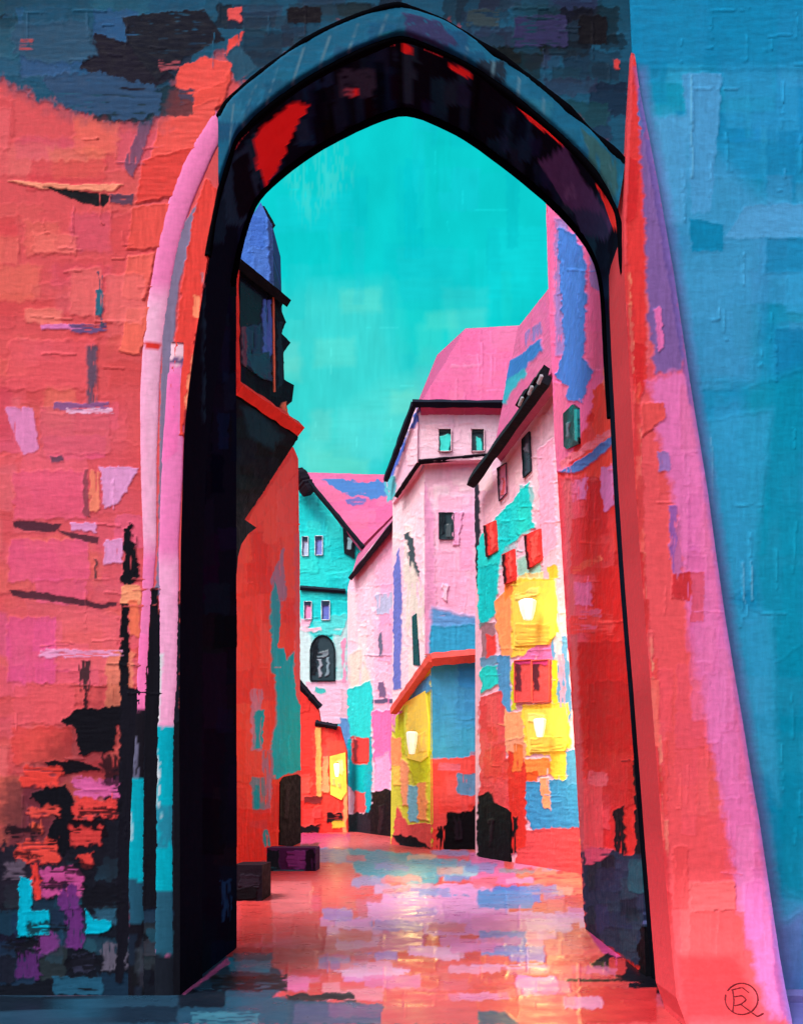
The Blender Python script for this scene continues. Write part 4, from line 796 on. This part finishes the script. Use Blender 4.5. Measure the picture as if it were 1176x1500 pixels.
# ------------------------------------------------------------------ pale house on the right with shutters and lamp-glow panes
PP = vplane(697, 28, 858, 21)
ph = thing('shuttered_house', (2.6, 24.5, 0), 'pale house with red shutters, turquoise patches and two big yellow lamp-glow panes', 'house')
s = sheet(PP, (692, 864, 1.2), (480, 1300, 1.3), (232, 186, 212), outline='696,1300 696,704 745,640 800,562 864,474 864,1300')
s.daub('700,705 800,570 812,700 700,780', [(232, 192, 214), (236, 200, 218), (226, 176, 206)], 26, (12, 36), (24, 70)); s.K((44, 40, 56), '694,704 702,700 706,860 699,860', warp=2)
s.K(CYAN, '701,800 716,770 742,744 776,706 784,772 760,788 742,802 732,830 728,896 703,920', h=1.5, warp=3); s.K((20, 196, 204), '702,830 730,826 728,900 704,918', dry=.1); s.daub('705,800 775,720 780,770 730,830', [(40, 214, 214), (20, 200, 206)], 8, (14, 30), (20, 50), h=1.4)
s.K((236, 170, 206), '788,660 812,640 816,830 794,830', h=1.2); s.K((212, 184, 210), '796,820 816,800 824,960 800,950', h=1.1); s.K((150, 206, 196), '756,820 790,800 794,850 760,845', soft=4); s.K((222, 210, 150), '744,846 796,836 800,870 750,868', dry=.1); s.K((238, 190, 60), '803,830 816,828 818,846 806,848')
s.K((236, 206, 80), '742,850 812,846 822,960 745,964', h=1); s.K(ORA, '727,880 748,856 752,958 737,966 728,920', h=1.6); s.K((240, 130, 60), '738,858 752,850 752,870 740,880'); s.K((216, 120, 190), '785,944 825,938 822,966 760,968', dry=.1)  # yellow and orange daubs put the lamp's glow into the wall colour
s.R((120, 80, 90), 704, 912, 726, 968, a=.8); s.R((222, 66, 66), 712, 930, 726, 970); s.K((100, 150, 190), '704,964 730,960 736,976 706,980', dry=.1); s.K(CYAN, '704,980 730,974 735,1000 706,1016', h=1.3); s.K((76, 150, 208), '730,958 748,962 752,1042 732,1044', h=1.4)
s.K((222, 82, 90), '704,1020 735,1012 742,1046 742,1110 770,1116 766,1250 702,1250', h=1.1); s.daub('705,1030 740,1030 760,1230 705,1170', [(224, 78, 84), (216, 60, 60), (230, 96, 104)], 16, (14, 30), (16, 50))
s.K((90, 150, 208), '808,930 832,930 838,1050 830,1060 812,1030', h=1.2); s.K((206, 190, 214), '812,930 824,926 822,975 814,978'); s.K((200, 206, 50), '808,966 816,966 818,1030 808,1030', dry=.1); s.K((196, 206, 40), '750,972 757,970 758,1040 750,1042'); s.K((246, 166, 120), '740,1044 768,1042 768,1084 742,1090', h=1.4); s.K((232, 160, 130), '742,1086 770,1080 772,1112 744,1110', h=1.4)
s.K((240, 208, 76), '764,1032 834,1030 836,1104 772,1106', h=1); s.K((244, 140, 70), '768,1112 806,1110 812,1136 770,1140', h=1.4); s.K((226, 90, 40), '756,1132 790,1130 788,1152 758,1152'); s.K((236, 206, 70), '806,1100 832,1098 828,1150 810,1150')  # lower lantern's glow painted as yellow and orange patches
s.K((60, 150, 208), '770,1146 850,1140 858,1212 782,1216 768,1190', h=1.4, warp=3); s.K((246, 166, 120), '790,1140 806,1140 808,1188 798,1182', h=1.7); s.K((76, 150, 206), '830,1100 846,1098 848,1150 832,1150'); s.K((222, 82, 88), '762,1216 862,1212 864,1300 750,1300', h=1.1); s.K((214, 50, 44), '744,1100 770,1110 772,1240 748,1250', dry=.1); s.K((226, 200, 80), '848,1150 856,1148 862,1290 854,1290', dry=.2)
s.K((214, 150, 190), '818,960 828,960 832,1100 826,1100', dry=.3); s.R((230, 120, 60), 752, 1090, 766, 1130, dry=.2)
s.ridges('702,720 800,580 850,1250 705,1150', 44, L=(10, 40), gain=1.15)
s.K(BLACK, '700,1166 722,1160 724,1178 746,1184 748,1262 698,1266', warp=3, soft=2); s.R(BLACK, 742, 1196, 758, 1250, dry=.4, warp=3)
s.build('wall', M_FAR, ph, ext=(.4, .3, 0))
glass_part(ph, PP, '764,644 775,632 777,690 766,700', (58, 62, 78), [((22, 26, 36), '764,644 769,638 770,698 766,700', {'warp': 1.5}), ((120, 120, 140), '770,650 775,648 775,662 770,664', {'dry': .2})], frame=(30, 34, 46), fw=.9, off=.05)
glass_part(ph, PP, '728,686 741,678 742,722 731,734', (222, 140, 180), [((60, 50, 66), '728,686 733,683 734,732 730,734', {'warp': 1.5}), ((206, 70, 80), '735,700 739,698 739,724 735,726', {'dry': .1})], frame=(60, 44, 60), fw=.9, off=.05)
for poly in ('708,770 725,762 728,806 712,816', '768,784 790,774 793,820 772,834', '735,812 752,804 754,850 738,856'):
    q = pl(poly); glass_part(ph, PP, poly, (216, 56, 54), [((40, 20, 28), [q[0], (q[0][0] + 5, q[0][1] - 1), (q[3][0] + 4, q[3][1] - 2), q[3]], {'warp': 2}), ((232, 90, 84), [(q[0][0] + 9, q[0][1] + 4), (q[1][0] - 3, q[1][1] + 4), (q[2][0] - 3, q[2][1] - 6), (q[3][0] + 9, q[3][1] - 8)], {'dry': .25})], name='shutter', off=.07, mat=M_FAR)
for x in (753, 779):
    glass_part(ph, PP, rect(x, 968, x + 25, 1029, -2), (218, 84, 88), [((92, 40, 56), rect(x + 2, 968, x + 11, 1012), {'dry': .1, 'warp': 2}), ((196, 60, 130), rect(x, 966, x + 25, 974), {'warp': 2})], name='shutter', off=.07, mat=M_FAR, frame=(222, 92, 84), fw=.9, sub='panel')
glass_part(ph, PP, '750,868 762,852 808,850 814,880 812,930 800,944 752,946', (236, 206, 78), [((240, 220, 110), '754,870 790,860 790,872 756,880', {'dry': .3}), ((226, 186, 70), '754,916 806,912 806,940 756,942', {'dry': .25})], off=.06, mat=M_GLOW)  # pane shaped and coloured as the upper lantern's glow
glass_part(ph, PP, '768,1040 826,1036 830,1090 826,1100 774,1102', (238, 208, 78), [((244, 226, 120), '772,1046 800,1044 800,1056 774,1058', {'dry': .3}), ((226, 190, 70), '776,1082 826,1078 826,1096 778,1098', {'dry': .25})], off=.06, mat=M_GLOW)  # the same glow pane for the lower lantern
lantern(PP, 774, 893, 15, 15, 'round white glowing lantern on the upper yellow glow pane of the shuttered house')
lantern(PP, 791, 1066, 12, 14, 'white glowing lantern on the lower yellow glow pane of the shuttered house')
bar(PP.hit((690, 708), .4)[0], PP.hit((800, 556), .4)[0], .15, (24, 26, 36), jit=.25).build('eave', M_FAR, ph)
bar(PP.hit((764, 592), .35)[0], PP.hit((800, 546), .35)[0], .16, (20, 22, 30), jit=.35).build('eave', M_FAR, ph)
for x, y in ((760, 588), (774, 572), (788, 556)):
    bar(PP.hit((x, y + 6), .6)[0], PP.hit((x + 5, y - 6), .6)[0], .04, (150, 152, 164), n=5, jit=.3).build('rafter_end', M_FAR, ph)
s = patch(at(758, 480, 27.5), at(830, 390, 23.5), PP.hit((830, 514), .3)[0], PP.hit((722, 664), .3)[0], 70, 60, (228, 110, 168))
s.daub('760,482 810,420 810,540 745,600', [(230, 114, 170), (222, 100, 160)], 14, (16, 40), (16, 44)); s.K((58, 124, 206), '744,532 792,498 797,514 764,548 746,560', h=1.8, warp=3); s.K((60, 180, 206), '714,554 742,556 770,540 774,548 748,574 742,592 726,590', h=1.4); s.K((60, 126, 206), '712,546 752,552 738,562 716,562', h=1.5); s.K((150, 120, 196), '764,490 795,470 795,490 770,510', dry=.35)
s.build('roof', M_ROOF, ph, ext=(.3, .3, -.2))
glass_part(ph, PP, '705,1180 722,1176 740,1184 747,1190 747,1262 705,1262', (13, 12, 19), [((34, 24, 34), '716,1200 724,1198 722,1240 716,1240', {'dry': .35})], name='door', off=.05, mat=M_FAR)

# ------------------------------------------------------------------ stone blocks along the left foot of the street
def block(x0, x1, ytop, ybot, fill, daubs, label, cat='step'):
    Y = F * EYE / (ybot - VY); a, b = at(x0, ybot, Y), at(x1, ybot, Y); a[2] = b[2] = 0; top = EYE + (VY - ytop) / F * Y
    t_ = thing('stone_block', (a + b) / 2, label, cat)
    s = sheet(Plane((0, Y, 0), (0, -1, 0)), (x0, x1, 1.1), (ytop, ybot, 1.1), fill)
    for c, r, kw in daubs: s.R(c, *r, **kw)
    s.build('block_face', M_MID, t_, ext=(0, .9, 0))
    solid('block_top', [(a[0], Y, top), (b[0], Y, top), (b[0], Y + .9, top), (a[0], Y + .9, top)], (0, 0, .03), fill, M_MID, t_)
block(391, 462, 1244, 1276, (62, 30, 74), [((22, 34, 44), (391, 1244, 410, 1276), {}), ((110, 50, 124), (420, 1248, 446, 1272), {'dry': .2}), ((24, 18, 34), (448, 1244, 462, 1276), {'dry': .2}), ((36, 96, 112), (395, 1270, 450, 1276), {'dry': .4})], 'low purple stone block at the foot of the oriel house wall')
block(341, 384, 1270, 1320, (24, 18, 28), [((34, 28, 40), (350, 1282, 380, 1300), {'dry': .25}), ((14, 12, 18), (344, 1300, 376, 1318), {'dry': .1})], 'square black stone block beside the dark passage wall')

# ------------------------------------------------------------------ camera, light, world
cam = bpy.data.cameras.new('camera'); co = bpy.data.objects.new('camera', cam); C.objects.link(co)
co.location = (0, 0, EYE); co.rotation_euler = (math.radians(90), 0, 0)
cam.sensor_fit = 'VERTICAL'; cam.sensor_height = 24.0; cam.lens = 24.0 * F / 1500
cam.shift_x = -(VX - 588) / 1500; cam.shift_y = (VY - 750) / 1500; cam.clip_end = 1500
bpy.context.scene.camera = co

EL, AZ = 55, -40          # sun behind the viewer
sun = bpy.data.lights.new('sun', 'SUN'); sun.energy = 1.9; sun.angle = math.radians(22); sun.color = (1, .97, .93)
so = bpy.data.objects.new('sun', sun); C.objects.link(so)
so.rotation_euler = (math.radians(90 - EL), 0, math.radians(AZ))
w = bpy.data.worlds.new('World'); bpy.context.scene.world = w; w.use_nodes = True
nt = w.node_tree; st = nt.nodes.new('ShaderNodeTexSky'); st.sky_type = 'NISHITA'; st.sun_disc = False
st.sun_elevation = math.radians(EL); st.sun_rotation = math.radians(180 - AZ); st.dust_density = 6; st.air_density = .7; st.ozone_density = .3
nt.links.new(st.outputs[0], nt.nodes['Background'].inputs['Color']); nt.nodes['Background'].inputs['Strength'].default_value = .14
vs = bpy.context.scene.view_settings; vs.view_transform = 'Standard'; vs.look = 'None'; vs.exposure = EXPO; vs.gamma = 1
